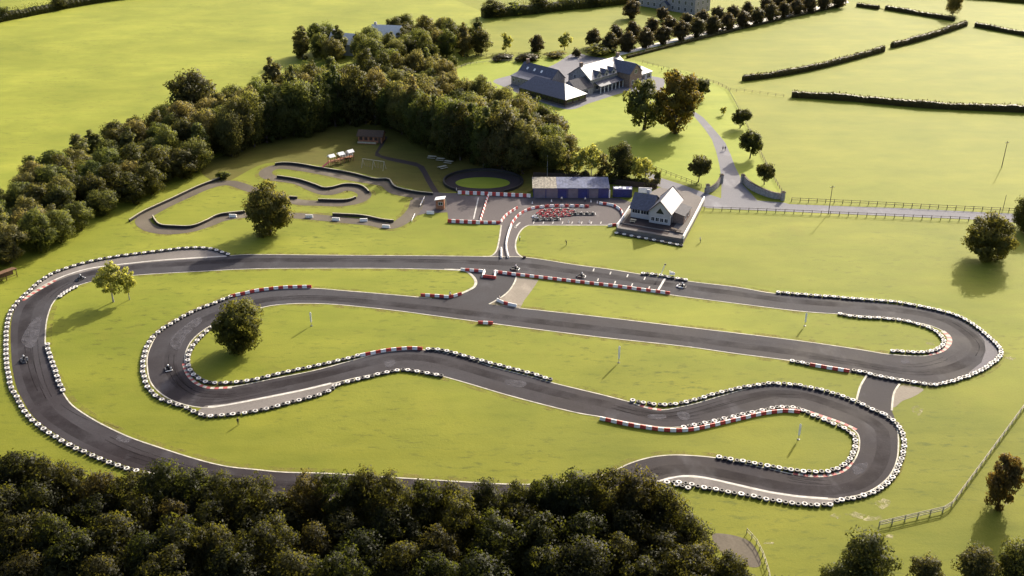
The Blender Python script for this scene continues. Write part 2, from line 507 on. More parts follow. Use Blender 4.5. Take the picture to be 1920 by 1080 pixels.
sheet('garden_lawn', [(845, 190), (842, 135), (900, 112), (1110, 100), (1180, 112), (1290, 134), (1372, 172), (1428, 300), (1472, 372), (1390, 335), (1322, 352), (1235, 330), (1120, 290), (1000, 250), (905, 215)], 0.016, M['garden'])
# lighter mown ground round the clubhouse and to the right of the lane
sheet('lawn', [(1322, 396), (1480, 402), (1820, 415), (2300, 440), (2300, 610), (1890, 610), (1700, 552), (1463, 540), (1294, 522), (1110, 494), (990, 474), (985, 430), (1144, 424), (1282, 462)], 0.016,
      grass_mat('lawn by the start straight', (0.216, 0.222, 0.025), (0.166, 0.180, 0.016), (0.11, 0.125, 0.015), 0.55, 0.5, 0.12, 0.9))

sheet('shaded_grass', [(418, 342), (380, 310), (500, 262), (620, 226), (740, 218), (900, 280), (1050, 325), (1000, 345), (990, 362), (850, 360), (800, 360), (742, 345), (700, 330), (600, 310), (500, 306)], 0.014, M['worn'], True)  # brown grass sheet, painted shade of the wood over the playground
# ------------------------------------------------------------------ the circuit
EDGE_OUT = [(920, 481.5), (800, 480), (640, 479), (480, 477.5), (425, 480), (312, 487), (250, 493), (175, 502), (130, 514), (100, 526), (70, 542),
 (47, 559), (32, 572), (25, 587), (21.5, 602), (20, 627), (21, 657), (23.5, 690), (31, 725), (43, 750), (58, 775), (78, 795), (105, 814), (140, 834),
 (175, 850), (212, 865), (260, 880), (310, 893), (400, 912), (500, 928), (620, 938), (740, 946), (860, 951), (960, 954), (1050, 949), (1130, 934), (1190, 916),
 (1232, 903), (1256, 896), (1281, 894), (1322, 897), (1390, 912), (1444, 924), (1498, 932), (1552, 936), (1582, 934), (1620, 925), (1647, 911), (1669, 890),
 (1681, 863), (1684, 836), (1683, 811), (1677, 797), (1660, 783), (1633, 769), (1606, 757), (1566, 742), (1525, 730), (1498, 725), (1457, 722.5), (1417, 726),
 (1362, 740), (1308, 756), (1268, 765), (1241, 769), (1216, 765.5), (1180, 754), (1130, 741), (1080, 729), (1035, 718), (992, 706), (930, 690), (902, 681),
 (852, 666), (802, 657), (765, 656.5), (715, 662), (665, 675), (590, 695), (515, 710), (440, 725), (400, 727), (375, 721), (360, 710), (350, 695), (346, 678),
 (349, 658), (360, 638), (380, 620), (405, 606), (440, 592), (490, 577), (522, 571.5), (565, 569), (615, 570), (665, 574), (740, 582), (815, 592), (927, 607),
 (1107, 630), (1280, 649), (1380, 663), (1480, 676), (1522, 685), (1590, 698), (1630, 706), (1690, 718), (1727, 723), (1760, 722), (1802, 712), (1840, 697),
 (1862, 682), (1872, 665), (1869, 652), (1852, 634), (1827, 616), (1797, 597), (1765, 585), (1727, 577), (1690, 572.5), (1640, 566.5), (1565, 560), (1490, 554),
 (1440, 549), (1380, 538.5), (1297, 528.5), (1204, 515), (1145, 505.5), (1080, 497), (987, 483)]
EDGE_IN = [(868, 508), (833, 505.5), (740, 503.5), (640, 503), (480, 504), (375, 509), (255, 516), (185, 525), (145, 536), (117, 550), (100, 567), (91, 587), (86, 610),
 (84.5, 637), (86, 655), (95, 685), (107, 717), (121, 742), (135, 760), (160, 778), (195, 798), (245, 821), (300, 840), (370, 862), (425, 875), (480, 881),
 (533, 886), (610, 888), (723, 895), (837, 902), (940, 908), (1020, 908), (1080, 902), (1140, 888), (1180, 870), (1218, 858.5), (1255, 854), (1292, 854.5),
 (1342, 859), (1390, 869), (1444, 880), (1484, 889), (1525, 894), (1557, 892), (1585, 883), (1602, 864), (1611, 842), (1611, 820), (1602, 807), (1579, 794),
 (1538, 779), (1503, 767), (1471, 762), (1430, 768), (1390, 777), (1335, 791), (1295, 799), (1273, 801), (1240, 801), (1180, 792), (1130, 782), (1080, 773.5),
 (1005, 755), (942, 738), (880, 719.5), (830, 705.5), (790, 696), (752, 692.5), (715, 699), (665, 709), (620, 720), (565, 733), (490, 748), (425, 760), (387, 764.5),
 (350, 759.5), (320, 749), (295, 732), (281, 712), (276.5, 687), (277, 668), (283, 650), (296, 627), (320, 607), (350, 591), (387, 573), (425, 557.5), (433, 555),
 (480, 546), (520, 542.5), (587, 541), (640, 545), (707, 550.5), (790, 558), (917, 571), (973, 578), (1120, 594), (1280, 613), (1480, 637), (1600, 654), (1665, 664.5), (1722, 668),
 (1750, 665), (1770, 655.5), (1780, 644), (1780, 632), (1767, 620), (1740, 609.5), (1697, 601), (1657, 596), (1575, 589), (1515, 585), (1440, 576.5), (1280, 556),
 (1258, 553), (1160, 540), (1080, 529.5), (1000, 519.5), (930, 512)]
OUTER = ground_line(EDGE_OUT, closed=True)
INNER = ground_line(EDGE_IN, closed=True)
sheet('race_track', [tuple(p) for p in OUTER], 0.040, M['asphalt'], hole=[tuple(p) for p in INNER], world=True)
# link road, pit exit road and pit apron
sheet('link_road', [(866, 506), (875, 510), (884, 516), (892.5, 526), (890, 538), (875, 547), (858, 553), (840, 557.5), (790, 560), (780, 568), (925, 582), (985, 585), (973, 578), (918, 570.5), (930, 564), (944, 555), (953, 547), (960, 538), (966, 527), (969, 518), (975, 512), (930, 505)], 0.030, M['asphalt'])
sheet('concrete_apron', [(969, 519), (1010, 524.5), (1003, 536), (993, 550), (983, 563), (975, 578.5), (917, 570.5), (930, 564), (944, 555), (953, 547), (960, 538), (966, 527)], 0.022, M['gravel'])
sheet('pit_road', [(842, 419), (838, 392), (850, 372), (858, 366), (1000, 369), (1160, 371), (1200, 385), (1185, 400), (1168, 424), (1142, 422), (1000, 422), (989, 423), (979, 429), (971.5, 440), (967, 455), (967, 468), (971, 476), (982, 484), (985, 492), (905, 490), (908, 482), (921, 480), (931, 470), (936, 450), (939, 430), (938, 422)], 0.030, M['oldtar'])
sheet('link_road', [(1624, 703), (1612, 726), (1605, 757), (1600, 765), (1680, 790), (1672, 770), (1675, 740), (1688, 719), (1690, 712)], 0.030, M['asphalt'])
# paved run-off areas and gravel
runoff = [
 [(427, 479), (405, 470), (382, 467), (350, 467), (312, 471), (262, 477), (212, 484), (175, 491), (140, 500), (100, 514), (75, 529), (57, 545), (44, 560), (49, 562), (74, 545), (102, 529), (132, 517), (177, 505), (250, 495.5), (312, 489.5), (425, 482)],
 [(385, 761), (370, 771), (384, 780), (425, 779), (475, 772), (502, 767), (552, 754), (595, 742), (622, 731), (632, 719), (620, 717), (565, 730), (490, 745), (425, 757)],
 [(1228, 904), (1245, 906), (1262, 903), (1289, 908), (1308, 914), (1376, 926), (1444, 939), (1514, 948), (1557, 945), (1582, 936), (1552, 933), (1498, 929), (1444, 921), (1390, 909), (1322, 894), (1281, 891), (1254, 894)],
]
for px in runoff:
    sheet('runoff_pavement', px, 0.050, M['concrete'])
sheet('runoff_pavement', [(1832, 622), (1846, 640), (1848, 658), (1840, 680), (1815, 700), (1840, 696), (1862, 681), (1871, 665), (1868, 653), (1851, 635)], 0.050, asphalt_mat('worn grey tar', (0.10, 0.092, 0.098), (0.14, 0.13, 0.14), 0.8, 0.4))
sheet('gravel_patch', [(1688, 724), (1700, 722), (1730, 729), (1726, 736), (1710, 745), (1692, 752), (1676, 764), (1673, 750), (1678, 735)], 0.018, M['gravel'], True)
sheet('gravel_patch', [(1335, 1004), (1365, 1002), (1400, 1012), (1418, 1030), (1426, 1060), (1400, 1062), (1360, 1045)], 0.018, M['dirtroad'], True)
for cx, cy, w, h in ((1602, 966, 34, 9), (1640, 972, 22, 6), (1570, 967, 16, 6), (1655, 945, 15, 12), (1665, 1006, 16, 4), (1895, 672, 10, 4), (1440, 1018, 12, 3), (1722, 770, 14, 9), (1743, 644, 10, 4)):
    pts = []
    for k in range(12):
        a = 2 * PI * k / 12; q = rnd.uniform(0.45, 1.15)
        pts.append((cx + w * q * math.cos(a), cy + h * q * math.sin(a)))
    sheet('bare_earth', pts, 0.020, M['earth'], True)

# cream kerb strips along both edges, with worn red lengths on the bends
def px_line_part(edge, i0, i1):
    return ground_line(edge[i0:i1 + 1])
mb = MB()
ribbon_mb(OUTER, 0.27, 0.062, mb, True, -0.05)
k_out = mb
mb = MB()
ribbon_mb(INNER, 0.27, 0.062, mb, True, 0.05)
k_in = mb
# leave the mouth of the link road open: drop the strips lying on it
def drop(mb, px):
    poly = [g(x, y) for x, y in px]
    def inside(p):
        c = False; j = len(poly) - 1
        for i in range(len(poly)):
            a, b = poly[i], poly[j]
            if (a.y > p[1]) != (b.y > p[1]) and p[0] < (b.x - a.x) * (p[1] - a.y) / (b.y - a.y) + a.x: c = not c
            j = i
        return c
    keep = [i for i, f in enumerate(mb.f) if not inside(mb.v[f[0]])]
    mb.f = [mb.f[i] for i in keep]; mb.m = [mb.m[i] for i in keep]
drop(k_in, [(800, 548), (800, 575), (916, 580), (972, 590), (972, 500), (860, 500), (866, 520), (892, 540), (860, 552)])
structure(k_in.build('kerb', M['kerb']))
# no kerb where the tyres stand right on the edge of the tarmac
drop(k_out, [(-60, 530), (52, 545), (45, 600), (42, 680), (66, 740), (120, 795), (280, 862), (280, 960), (-60, 960)])
drop(k_out, [(1466, 520), (1930, 520), (1930, 760), (1640, 760), (1500, 690), (1480, 660)])
structure(k_out.build('kerb', M['kerb']))
for edge, w, side in (([(833, 505.5), (868, 507), (883, 515), (892, 527), (889, 538), (873, 547), (855, 553.5), (838, 558)], 0.7, 0), ([(968, 519), (966, 527), (960, 538), (953, 547), (943, 555.5), (930, 563.5), (917, 570.5)], 0.4, 0),
                      ([(905, 481), (921, 480), (931, 470), (936, 450), (939, 430), (940, 422)], 0.4, 0), ([(982, 484), (971, 476), (967, 466), (967, 455), (971.5, 441), (979, 430), (989, 423.5), (1000, 422.5), (1060, 422.5), (1142, 422.5)], 0.4, 0),
                      ([(1625, 704), (1613, 725), (1606, 750)], 0.4, 0), ([(1687, 720), (1676, 738), (1672, 770)], 0.4, 0)):
    structure(ribbon_mb(ground_line(edge), w, 0.066).build('kerb', M['kerb']))
for edge in ([(425, 480.5), (312, 487.5), (250, 493.5), (175, 502.5), (130, 514.5), (100, 526.5)], [(390, 763), (425, 759.5), (490, 747), (565, 732), (620, 719)], [(1232, 903), (1281, 893), (1322, 896), (1390, 911), (1444, 923), (1498, 931), (1552, 935)]):
    structure(ribbon_mb(ground_line(edge), 0.40, 0.070).build('kerb', M['whitepaint']))
def red_kerb(px, w=0.9, side=0.0):
    ln = ground_line(px); pts = resample(ln, 0.9)
    mb = MB()
    for i in range(len(pts) - 1):
        ribbon_mb([pts[i][0], pts[i + 1][0]], w, 0.074, mb, False, side, i % 2)
    structure(mb.build('kerb', [M['redpaint'], M['kerb']]))
red_kerb([(104, 526), (74, 543), (52, 557), (42, 565)])
red_kerb([(345, 682), (349, 696), (358, 710), (374, 722), (399, 728), (440, 726)], 0.8)
red_kerb([(1487, 888), (1525, 893), (1556, 891), (1583, 882), (1600, 863)], 0.7)
red_kerb([(1606, 806), (1580, 794), (1540, 780), (1503, 768), (1471, 763)], 0.7)
red_kerb([(1240, 769), (1216, 765), (1190, 757)], 0.7)
red_kerb([(1740, 665), (1765, 658), (1779, 645), (1779, 632), (1766, 620)], 1.1)
# rubbered racing line, dust off the line, worn verges
mid = []
for p in OUTER:
    q = min(INNER, key=lambda r: (r - p).length_squared)
    if (q - p).length < 14: mid.append(p.lerp(q, 0.5))
for _ in range(6):
    mid = [(mid[i - 1] + mid[i] * 2 + mid[(i + 1) % len(mid)]) / 4 for i in range(len(mid))]
structure(ribbon_mb(mid, 2.6, 0.052, None, True, -0.9).build('rubber_line', M['rubber']))
structure(ribbon_mb(mid, 1.8, 0.056, None, True, 1.7).build('track_dust', M['dust']))
sk = MB()
rs = random.Random(5)
for i in range(26):
    n0 = rs.randrange(len(mid) - 40); ln = mid[n0:n0 + rs.randrange(14, 34)]
    d0 = rs.uniform(-2.4, 2.4); d1 = d0 + rs.uniform(-1.6, 1.6)
    off = []
    for j, p in enumerate(ln):
        a, b = ln[max(0, j - 1)], ln[min(len(ln) - 1, j + 1)]
        d = (b - a).normalized(); t = j / (len(ln) - 1)
        off.append(p + Vector((-d.y, d.x, 0)) * (d0 + (d1 - d0) * t))
    for e in (0, 1.15):
        ribbon_mb(off, 0.22, 0.058, sk, False, e)
structure(sk.build('skid_marks', worn_mat('skid marks', (0.012, 0.010, 0.011), 0.2, 0.32, 0.66, 0.5)))
for px in ([(1216, 778), (1246, 778), (1245, 785), (1219, 786)], [(1270, 773), (1291, 775), (1291, 788), (1275, 786)], [(1689, 676), (1702, 674), (1705, 680), (1692, 682)], [(318, 640), (345, 612), (372, 596), (378, 604), (352, 628), (334, 656)],
           [(40, 640), (62, 600), (78, 600), (64, 650)], [(722, 676), (742, 676), (738, 686), (724, 688)], [(225, 815), (246, 822), (240, 830), (218, 826)], [(950, 712), (985, 716), (980, 726), (950, 722)], [(1600, 875), (1625, 868), (1622, 884), (1604, 890)]):
    sheet('tar_and_sheen_patch', px, 0.060, worn_mat('faded tar and painted sheen', (0.115, 0.110, 0.122), 0.5, 0.25, 0.6, 0.55) if 'tarpatch' not in M else M['tarpatch'], True)  # pale tar patches, and in the inner left loop a painted bluish sheen
structure(ribbon_mb(OUTER, 1.5, 0.026, None, True, -0.75).build('verge', M['verge']))
structure(ribbon_mb(INNER, 1.5, 0.026, None, True, 0.75).build('verge', M['verge']))
# painted start line, grid marks and pit markings
mk = MB()
def stripe(a, b, w):
    ribbon_mb([g(*a), g(*b)], w, 0.082, mk)
stripe((1234.3, 544), (1247.3, 522), 0.55)
for a in ((1113, 506.5), (1144.5, 512.5), (1176.5, 517.5), (1208.5, 522.5), (1121, 525), (1153, 530), (1185, 534.5), (1217, 540)):
    stripe((a[0] - 0.9, a[1] + 2.6), (a[0] + 1.1, a[1] - 2.6), 0.3)
stripe((965, 427), (975, 417.5), 0.5); stripe((967.5, 428), (966, 424), 0.4)
stripe((888, 411), (897, 371), 0.35)
for i in range(8):
    x = 1000 + i * 18
    stripe((x, 420), (x + 1.5, 416), 0.25)
structure(mk.build('markings', M['whitepaint']))

# lanes, drive, paths
sheet('road', [(1210, 316), (1236, 333), (1275, 345), (1322, 362), (1352, 372), (1390, 372), (1420, 376), (1470, 380), (1480, 383), (1700, 391), (1920, 402), (2400, 428), (2400, 452), (1920, 418), (1813, 411), (1600, 402), (1480, 397), (1325, 390), (1290, 375), (1225, 345), (1206, 322)], 0.024, M['road'])
sheet('driveway', [(1352, 374), (1353, 345), (1352, 330), (1349, 310), (1343, 285), (1335, 262), (1322, 243), (1308, 226), (1296, 212), (1302, 209), (1318, 220), (1334, 237), (1347, 252), (1360, 268), (1370, 290), (1378, 312), (1387, 330), (1392, 345), (1420, 376)], 0.028, M['road'])
sheet('yard', [(955, 142), (925, 152), (945, 163), (985, 180), (1062, 205), (1110, 192), (1180, 172), (1230, 178), (1246, 150), (1215, 140), (1190, 118), (1110, 106), (1075, 100), (1030, 125)], 0.026, M['road'], True)
sheet('footpath', [(727, 256), (720, 270), (709, 286), (714, 291), (730, 295), (781, 305), (795, 312), (803, 326), (812, 343), (824, 362), (812, 362), (800, 342), (791, 324), (783, 313), (772, 310), (726, 300), (703, 292), (704, 286), (712, 272), (718, 256)], 0.022, M['path'])
def ellipse(cx, cy, a, b, n=40, sq=1.0):
    return [(cx + a * math.cos(2 * PI * k / n), cy + b * math.sin(2 * PI * k / n)) for k in range(n)]
sheet('oval_track', ellipse(906, 342, 72, 21), 0.026, M['path'])
sheet('oval_lawn', ellipse(905, 343, 51, 10.5), 0.040, M['garden'])
# avenue path and its low pale wall
sheet('path', [(1162, 104), (1242, 84.5), (1332, 63), (1422, 43.5), (1502, 25.5), (1592, 5), (1588, 0), (1497, 19.5), (1417, 37), (1327, 57), (1237, 79), (1158, 99)], 0.03, M['palepath'])

# ------------------------------------------------------------------ the children's circuit
C1 = [(800, 364), (777, 366), (742, 359), (727, 347), (708, 342), (658, 334), (599, 322), (549, 314), (520, 313), (502, 319), (498, 327), (512, 334), (559, 341), (591, 355), (610, 361), (625, 360), (648, 353), (672, 356), (684, 365), (672, 376), (640, 382), (599, 381), (569, 380), (545, 376), (505, 366), (468, 354), (430, 343), (390, 350), (340, 371), (298, 391), (268, 411), (280, 427), (315, 434), (357, 430), (390, 420), (417, 410), (465, 403), (545, 404), (599, 408), (658, 414), (698, 418), (733, 424), (760, 411), (777, 393), (783, 375)]
c1 = ground_line(C1)
structure(ribbon_mb(c1, 4.2, 0.034).build('kart_path', M['dirtroad']))
structure(ribbon_mb(c1, 7.0, 0.018).build('verge', M['verge']))
sheet('pit_road', [(774, 378), (776, 360), (800, 360), (840, 362), (862, 362), (860, 380), (842, 398), (800, 400), (775, 405), (765, 400)], 0.028, M['oldtar'])
walls = [
 (ellipse(906, 342, 74, 22)[14:] + ellipse(906, 342, 74, 22)[:8], 'dark rubber wall curving round the back of the oval track'),
 ([(516, 310), (533, 308), (560, 310), (599, 317), (658, 327), (702, 338), (729, 339), (741, 353), (777, 362), (815, 366)], 'long stepped rubber kerb wall behind the children\'s circuit below the swings'),
 ([(520, 333), (559, 339), (591, 349), (607, 355), (623, 354), (648, 348), (674, 350), (686, 356), (692, 363)], 'snaking black rubber wall through the middle of the children\'s circuit'),
 ([(597, 377), (648, 378), (668, 372)], 'short hooked rubber wall inside the children\'s circuit hairpin'),
 ([(287, 408), (293, 418), (303, 425), (327, 427), (360, 427), (387, 417), (413, 405), (463, 399)], 'curved rubber wall on the front left loop of the children\'s circuit'),
 ([(624, 404), (678, 407), (718, 415), (743, 417)], 'straight rubber wall along the front of the children\'s circuit'),
 ([(543, 372), (560, 373)], 'shortest rubber wall beside the big round tree'),
 ([(243, 416), (265, 402), (290, 390), (323, 375), (370, 353), (417, 335)], 'long rubber wall between the children\'s circuit and the wood'),
]
for px, lab in walls:
    ln = ground_line(px)
    mb = MB()
    pts = [p for p, d in resample(ln, 1.2)]
    for i in range(len(pts) - 1):
        a, b = pts[i], pts[i + 1]
        d = b - a
        mb.box(((a.x + b.x) / 2, (a.y + b.y) / 2, 0.36), (d.length + 0.05, 0.55, 0.74 + rnd.uniform(-.04, .04)), math.atan2(d.y, d.x), 0, 0.97)
    o = mb.build('rubber_wall', M['tyreblack'])
    cap = MB()
    for i in range(len(pts) - 1):
        a, b = pts[i], pts[i + 1]
        d = b - a
        cap.box(((a.x + b.x) / 2, (a.y + b.y) / 2, 0.80), (d.length + 0.05, 0.30, 0.10), math.atan2(d.y, d.x))
    cap.build('coping', M['tyreblack' if 'oval' in lab else 'oldwood'], o)
    tag(o, lab, 'barrier wall', 'rubber walls of the children\'s circuit')

# ------------------------------------------------------------------ tyre barriers
def tyre_prof(ro, ri, w):
    return [(ri, -w * 0.42), (ri + 0.05, -w / 2), (ro - 0.07, -w / 2), (ro, -w * 0.30), (ro, w * 0.30), (ro - 0.07, w / 2), (ri + 0.05, w / 2), (ri, w * 0.42)]
T_R, T_W = 0.55, 0.235
def tyre_mb(z, nseg=18, mb=None, c=(0, 0), mi=0):
    mb = mb or MB()
    return mb.lathe(tyre_prof(T_R, 0.29, T_W), (c[0], c[1], z), nseg, mi, closed=True)
def make_stack(white):
    root = empty('tyre_stack', (0, 0, 0))
    tyre_mb(0.12).build('tyre', M['tyreblack'], root)
    t = tyre_mb(0.36).build('tyre', M['tyrewhite'] if white else M['tyregrey'], root)
    return root
RUNS = [
 ('the outer barrier round the wide left bend', [(427, 476), (405, 468), (382, 464), (350, 464), (312, 468), (262, 474), (212, 481), (175, 488), (140, 497), (100, 511), (75, 526), (57, 542), (37, 561), (22, 580), (15, 600), (12, 620), (11, 647), (12, 672), (15, 700), (21, 727), (32, 747), (47, 772), (65, 791), (90, 810), (125, 831), (170, 852), (217, 871), (262, 884), (330, 901)], 0),
 ('the short barrier on the inside of the wide left bend', [(88, 645), (92, 662), (100, 685), (110, 715), (119, 733)], 0),
 ('the few white tyres near the birches inside the left bend', [(112, 555), (125, 546), (147, 534)], 1),
 ('the barrier round the outside of the inner left loop', [(432, 555), (400, 568), (362, 583), (325, 603), (295, 623), (277, 644), (270, 665), (267, 690), (269, 702), (277, 725), (295, 744), (320, 754), (350, 764), (370, 774), (384, 779), (420, 778), (472, 771), (502, 765), (547, 753), (595, 740), (618, 731), (631, 719)], 0),
 ('the barrier below the middle chicane', [(633, 720), (660, 713), (697, 704), (717, 699), (752, 693), (772, 694), (802, 699), (828, 704)], 0),
 ('the barrier under the round tree inside the inner left loop', [(411, 605), (387, 620), (370, 637), (357, 655), (352, 675), (357, 695), (370, 707), (386, 716), (405, 717), (425, 717), (465, 713), (502, 705), (540, 696), (597, 684), (652, 671), (674, 665)], 0),
 ('the barrier running down the middle slope past the banner pole', [(802, 654), (830, 656), (865, 665), (915, 679), (970, 693), (1005, 702), (1035, 712)], 0),
 ('the barrier along the upper side of the lower right wiggle', [(1187, 750), (1212, 755), (1240, 758), (1277, 755), (1310, 747), (1343, 737), (1395, 725), (1446, 718), (1487, 720), (1525, 727), (1566, 737), (1606, 752), (1633, 766), (1660, 777)], 0),
 ('the barrier round the outside of the lower right hairpin', [(1660, 777), (1677, 790), (1690, 806), (1695, 831), (1691, 858), (1678, 888), (1659, 909), (1633, 924), (1606, 932), (1579, 937), (1560, 942)], 0),
 ('the barrier behind the paved run-off near the bottom trees', [(1556, 945), (1538, 946), (1514, 945), (1490, 943), (1444, 936), (1398, 927), (1352, 919), (1308, 911), (1289, 906), (1261, 903), (1241, 905), (1224, 909)], 0),
 ('the doubled tyres at the start of the lower run-off', [(1268, 908), (1280, 911), (1299, 917)], 0),
 ('the barrier on the inside of the lower right hairpin', [(1348, 856), (1384, 863), (1422, 869), (1463, 877), (1487, 881), (1530, 884), (1555, 882), (1579, 873), (1595, 858), (1603, 839), (1603, 820), (1590, 806), (1560, 792), (1525, 778), (1501, 767), (1482, 763), (1457, 763), (1430, 769), (1390, 777), (1335, 790), (1303, 796), (1276, 801)], 0),
 ('the barrier round the outside of the upper right hairpin', [(1460, 547), (1500, 551), (1565, 556), (1610, 560), (1665, 564), (1697, 568), (1752, 579), (1797, 592), (1830, 611), (1855, 632), (1875, 652), (1876, 665), (1865, 677), (1835, 696), (1802, 709), (1760, 720), (1735, 719), (1702, 714), (1665, 708), (1640, 703), (1625, 698), (1595, 693)], 0),
 ('the few tyres before the red blocks at the right hairpin', [(1485, 676), (1517, 682)], 0),
 ('the barrier on the inside of the upper right hairpin', [(1576, 588), (1605, 593), (1657, 596), (1697, 601), (1727, 609), (1747, 616), (1762, 627), (1770, 640), (1762, 651), (1745, 658), (1722, 660), (1690, 658), (1667, 657)], 0),
 ('the short barrier beside the start line gantry', [(1206, 512), (1229, 514), (1246, 517), (1268, 521), (1293, 525)], 0),
 ('the few tyres showing above the bottom trees', [(1064, 904), (1082, 899)], 0),
 ('the tyre row below the clubhouse terrace', [(1156, 436), (1281, 460)], 0),
]
allst = []
for desc, px, allwhite in RUNS:
    P = [g(x, y, 0.42) for x, y in px]
    for p in P: p.z = 0
    ln = catmull(P)
    for k, (p, d) in enumerate(resample(ln, 1.11)):
        w = allwhite or (k % 2 == 0)
        allst.append((scale_at(p)[0], p, d, w, desc))
allst.sort(key=lambda t: -t[0])
proto = {True: make_stack(True), False: make_stack(False)}
used = set()
NBIG = 300
LAB = {True: 'white topped tyre stack in %s', False: 'all black tyre stack in %s'}
for s, p, d, w, desc in allst[:NBIG]:
    w = bool(w)
    o = proto[w] if w not in used else copy_tree(proto[w])
    used.add(w)
    o.location = (p.x + rnd.uniform(-.09, .09), p.y + rnd.uniform(-.09, .09), 0.05)
    o.rotation_euler = (rnd.uniform(-.05, .05), rnd.uniform(-.05, .05), rnd.uniform(0, 6))
    o.scale = ((1.0 if w else 0.90) * rnd.uniform(.94, 1.03),) * 2 + (rnd.uniform(.9, 1.05),)
    tag(o, LAB[w] % desc, 'tyre stack', 'tyre stacks in ' + desc)
mb = MB()
for s, p, d, w, desc in allst[NBIG:]:
    c = (p.x + rnd.uniform(-.09, .09), p.y + rnd.uniform(-.09, .09))
    tyre_mb(0.17, 12, mb, c, 0)
    tyre_mb(0.41, 12, mb, c, 1 if w else 2)
o = mb.build('tyre_barrier', [M['tyreblack'], M['tyrewhite'], M['tyregrey']])
tag(o, 'long far tyre barriers with white topped and black stacks by turns', 'tyre barrier', 'farther tyre stacks', 'stuff')
print('STACKS', len(allst))

# ------------------------------------------------------------------ red and white plastic blocks
def block_mesh():
    mb = MB()
    prof = [(-0.26, 0.0), (-0.26, 0.16), (-0.17, 0.30), (-0.14, 0.66), (-0.10, 0.70), (0.10, 0.70), (0.14, 0.66), (0.17, 0.30), (0.26, 0.16), (0.26, 0.0)]
    xs = [(-0.57, 0.86), (-0.53, 1.0), (-0.12, 1.0), (-0.10, 0.93), (0.10, 0.93), (0.12, 1.0), (0.53, 1.0), (0.57, 0.86)]
    vs = []; fs = []; k = len(prof)
    for x, q in xs:
        vs += [(x, y * q, z if z < 0.1 else z * (0.96 + 0.04 * q)) for y, z in prof]
    for i in range(len(xs) - 1):
        for j in range(k):
            j2 = (j + 1) % k
            fs.append((i * k + j, i * k + j2, (i + 1) * k + j2, (i + 1) * k + j))
    fs.append(tuple(range(k))); fs.append(tuple((len(xs) - 1) * k + j for j in reversed(range(k))))
    mb.add(vs, fs)
    mb.lathe([(0.001, 0.73), (0.05, 0.73), (0.05, 0.68)], (-0.3, 0, 0), 8)
    return mb
bproto = {}
for nm in ('blockred', 'blockwhite'):
    bproto[nm] = block_mesh().build('plastic_barrier', M[nm], link=False)
ORD = 'first second third fourth fifth sixth seventh eighth ninth tenth eleventh twelfth thirteenth fourteenth fifteenth sixteenth seventeenth eighteenth nineteenth twentieth'.split()
BLK = {'blockred': 'red', 'blockwhite': 'white'}
def block_run(px, desc, pattern='rw', smooth=True, step=1.18, base=0.045, sc=1.0):
    made = []
    P = [g(x, y, 0.5) for x, y in px]
    for p in P: p.z = 0
    ln = catmull(P) if smooth and len(P) > 2 else P
    for i, (p, d) in enumerate(resample(ln, step)):
        nm = 'blockred' if pattern[i % len(pattern)] == 'r' else 'blockwhite'
        o = bproto[nm].copy(); COL.objects.link(o)
        o.location = (p.x, p.y, base)
        o.rotation_euler = (0, 0, math.atan2(d.y, d.x) + rnd.uniform(-.03, .03))
        o.scale = (1, 1, sc)
        tag(o, '%s plastic barrier block in %s' % (BLK[nm], desc), 'barrier block', 'plastic barrier blocks in ' + desc)
        made.append((p.x, -p.y, BLK[nm], o))
    ax = 0 if max(m_[0] for m_ in made) - min(m_[0] for m_ in made) > 0.6 * (max(m_[1] for m_ in made) - min(m_[1] for m_ in made)) else 1
    for colour in ('red', 'white'):
        row = sorted((m_ for m_ in made if m_[2] == colour), key=lambda m_: m_[ax])
        if len(row) > 20: continue
        for i, m_ in enumerate(row):
            lab = '%s %s barrier block from the %s in %s' % (ORD[i], colour, ('left', 'top')[ax], desc)
            if len(row) == 1: lab = 'only %s barrier block in %s' % (colour, desc)
            if len(lab.split()) <= 16: m_[3]['label'] = lab
block_run([(868, 504.5), (889, 506), (909, 507)], 'the short row left of the gate on the start straight', 'wr')
block_run([(908, 508), (905, 516)], 'the left arm of the gate on the start straight', 'w')
block_run([(909, 517), (927, 519)], 'the back of the gate on the start straight', 'r')
block_run([(929, 509), (927, 518)], 'the right arm of the gate on the start straight', 'w')
block_run([(930, 508.5), (965, 513), (1000, 517), (1080, 526.5), (1158, 535.5), (1222, 544), (1256, 548.5)], 'the long row along the start straight', 'wr', step=1.2)
block_run([(793, 552), (820, 553.5), (842, 555), (862, 550)], 'the row below the grass island beside the link road', 'rw')
block_run([(935, 562), (947, 567), (973, 573)], 'the short row at the foot of the concrete apron', 'wwr')
block_run([(901, 603.5), (926, 604.5)], 'the lone trio on the lower edge of the middle straight', 'rwr')
block_run([(437, 553), (460, 548), (487, 542.5), (533, 537.5), (587, 536)], 'the row along the top of the inner left loop', 'rw')
block_run([(680, 664), (715, 657), (740, 653.5), (772, 651.5), (797, 653)], 'the row on the crest of the middle chicane', 'wr')
block_run([(1130, 784), (1167, 792), (1205, 799), (1254, 805), (1295, 804), (1335, 796), (1390, 783), (1430, 774), (1471, 769), (1500, 771)], 'the long curved row below the lower right wiggle', 'wr')
block_run([(1524, 683), (1556, 688.5), (1590, 694)], 'the row at the entry of the right hairpin', 'rw')
block_run([(953, 479), (949, 459), (952, 440), (959, 419)], 'the white divider of the pit exit road', 'w', step=1.16)
block_run([(959, 418), (970, 404), (985, 394), (1004, 388), (1034, 385), (1066, 384.5), (1110, 386)], 'the arc around the parked karts', 'rw', step=1.5)
block_run([(940, 466), (940, 480)], 'the stub at the mouth of the pit exit', 'w')
block_run([(940, 413), (949, 402), (970, 388)], 'the short arc left of the pit exit road', 'wr')
block_run([(1127, 380), (1150, 384), (1164, 393), (1168, 404)], 'the corner between shed and clubhouse', 'wrw')
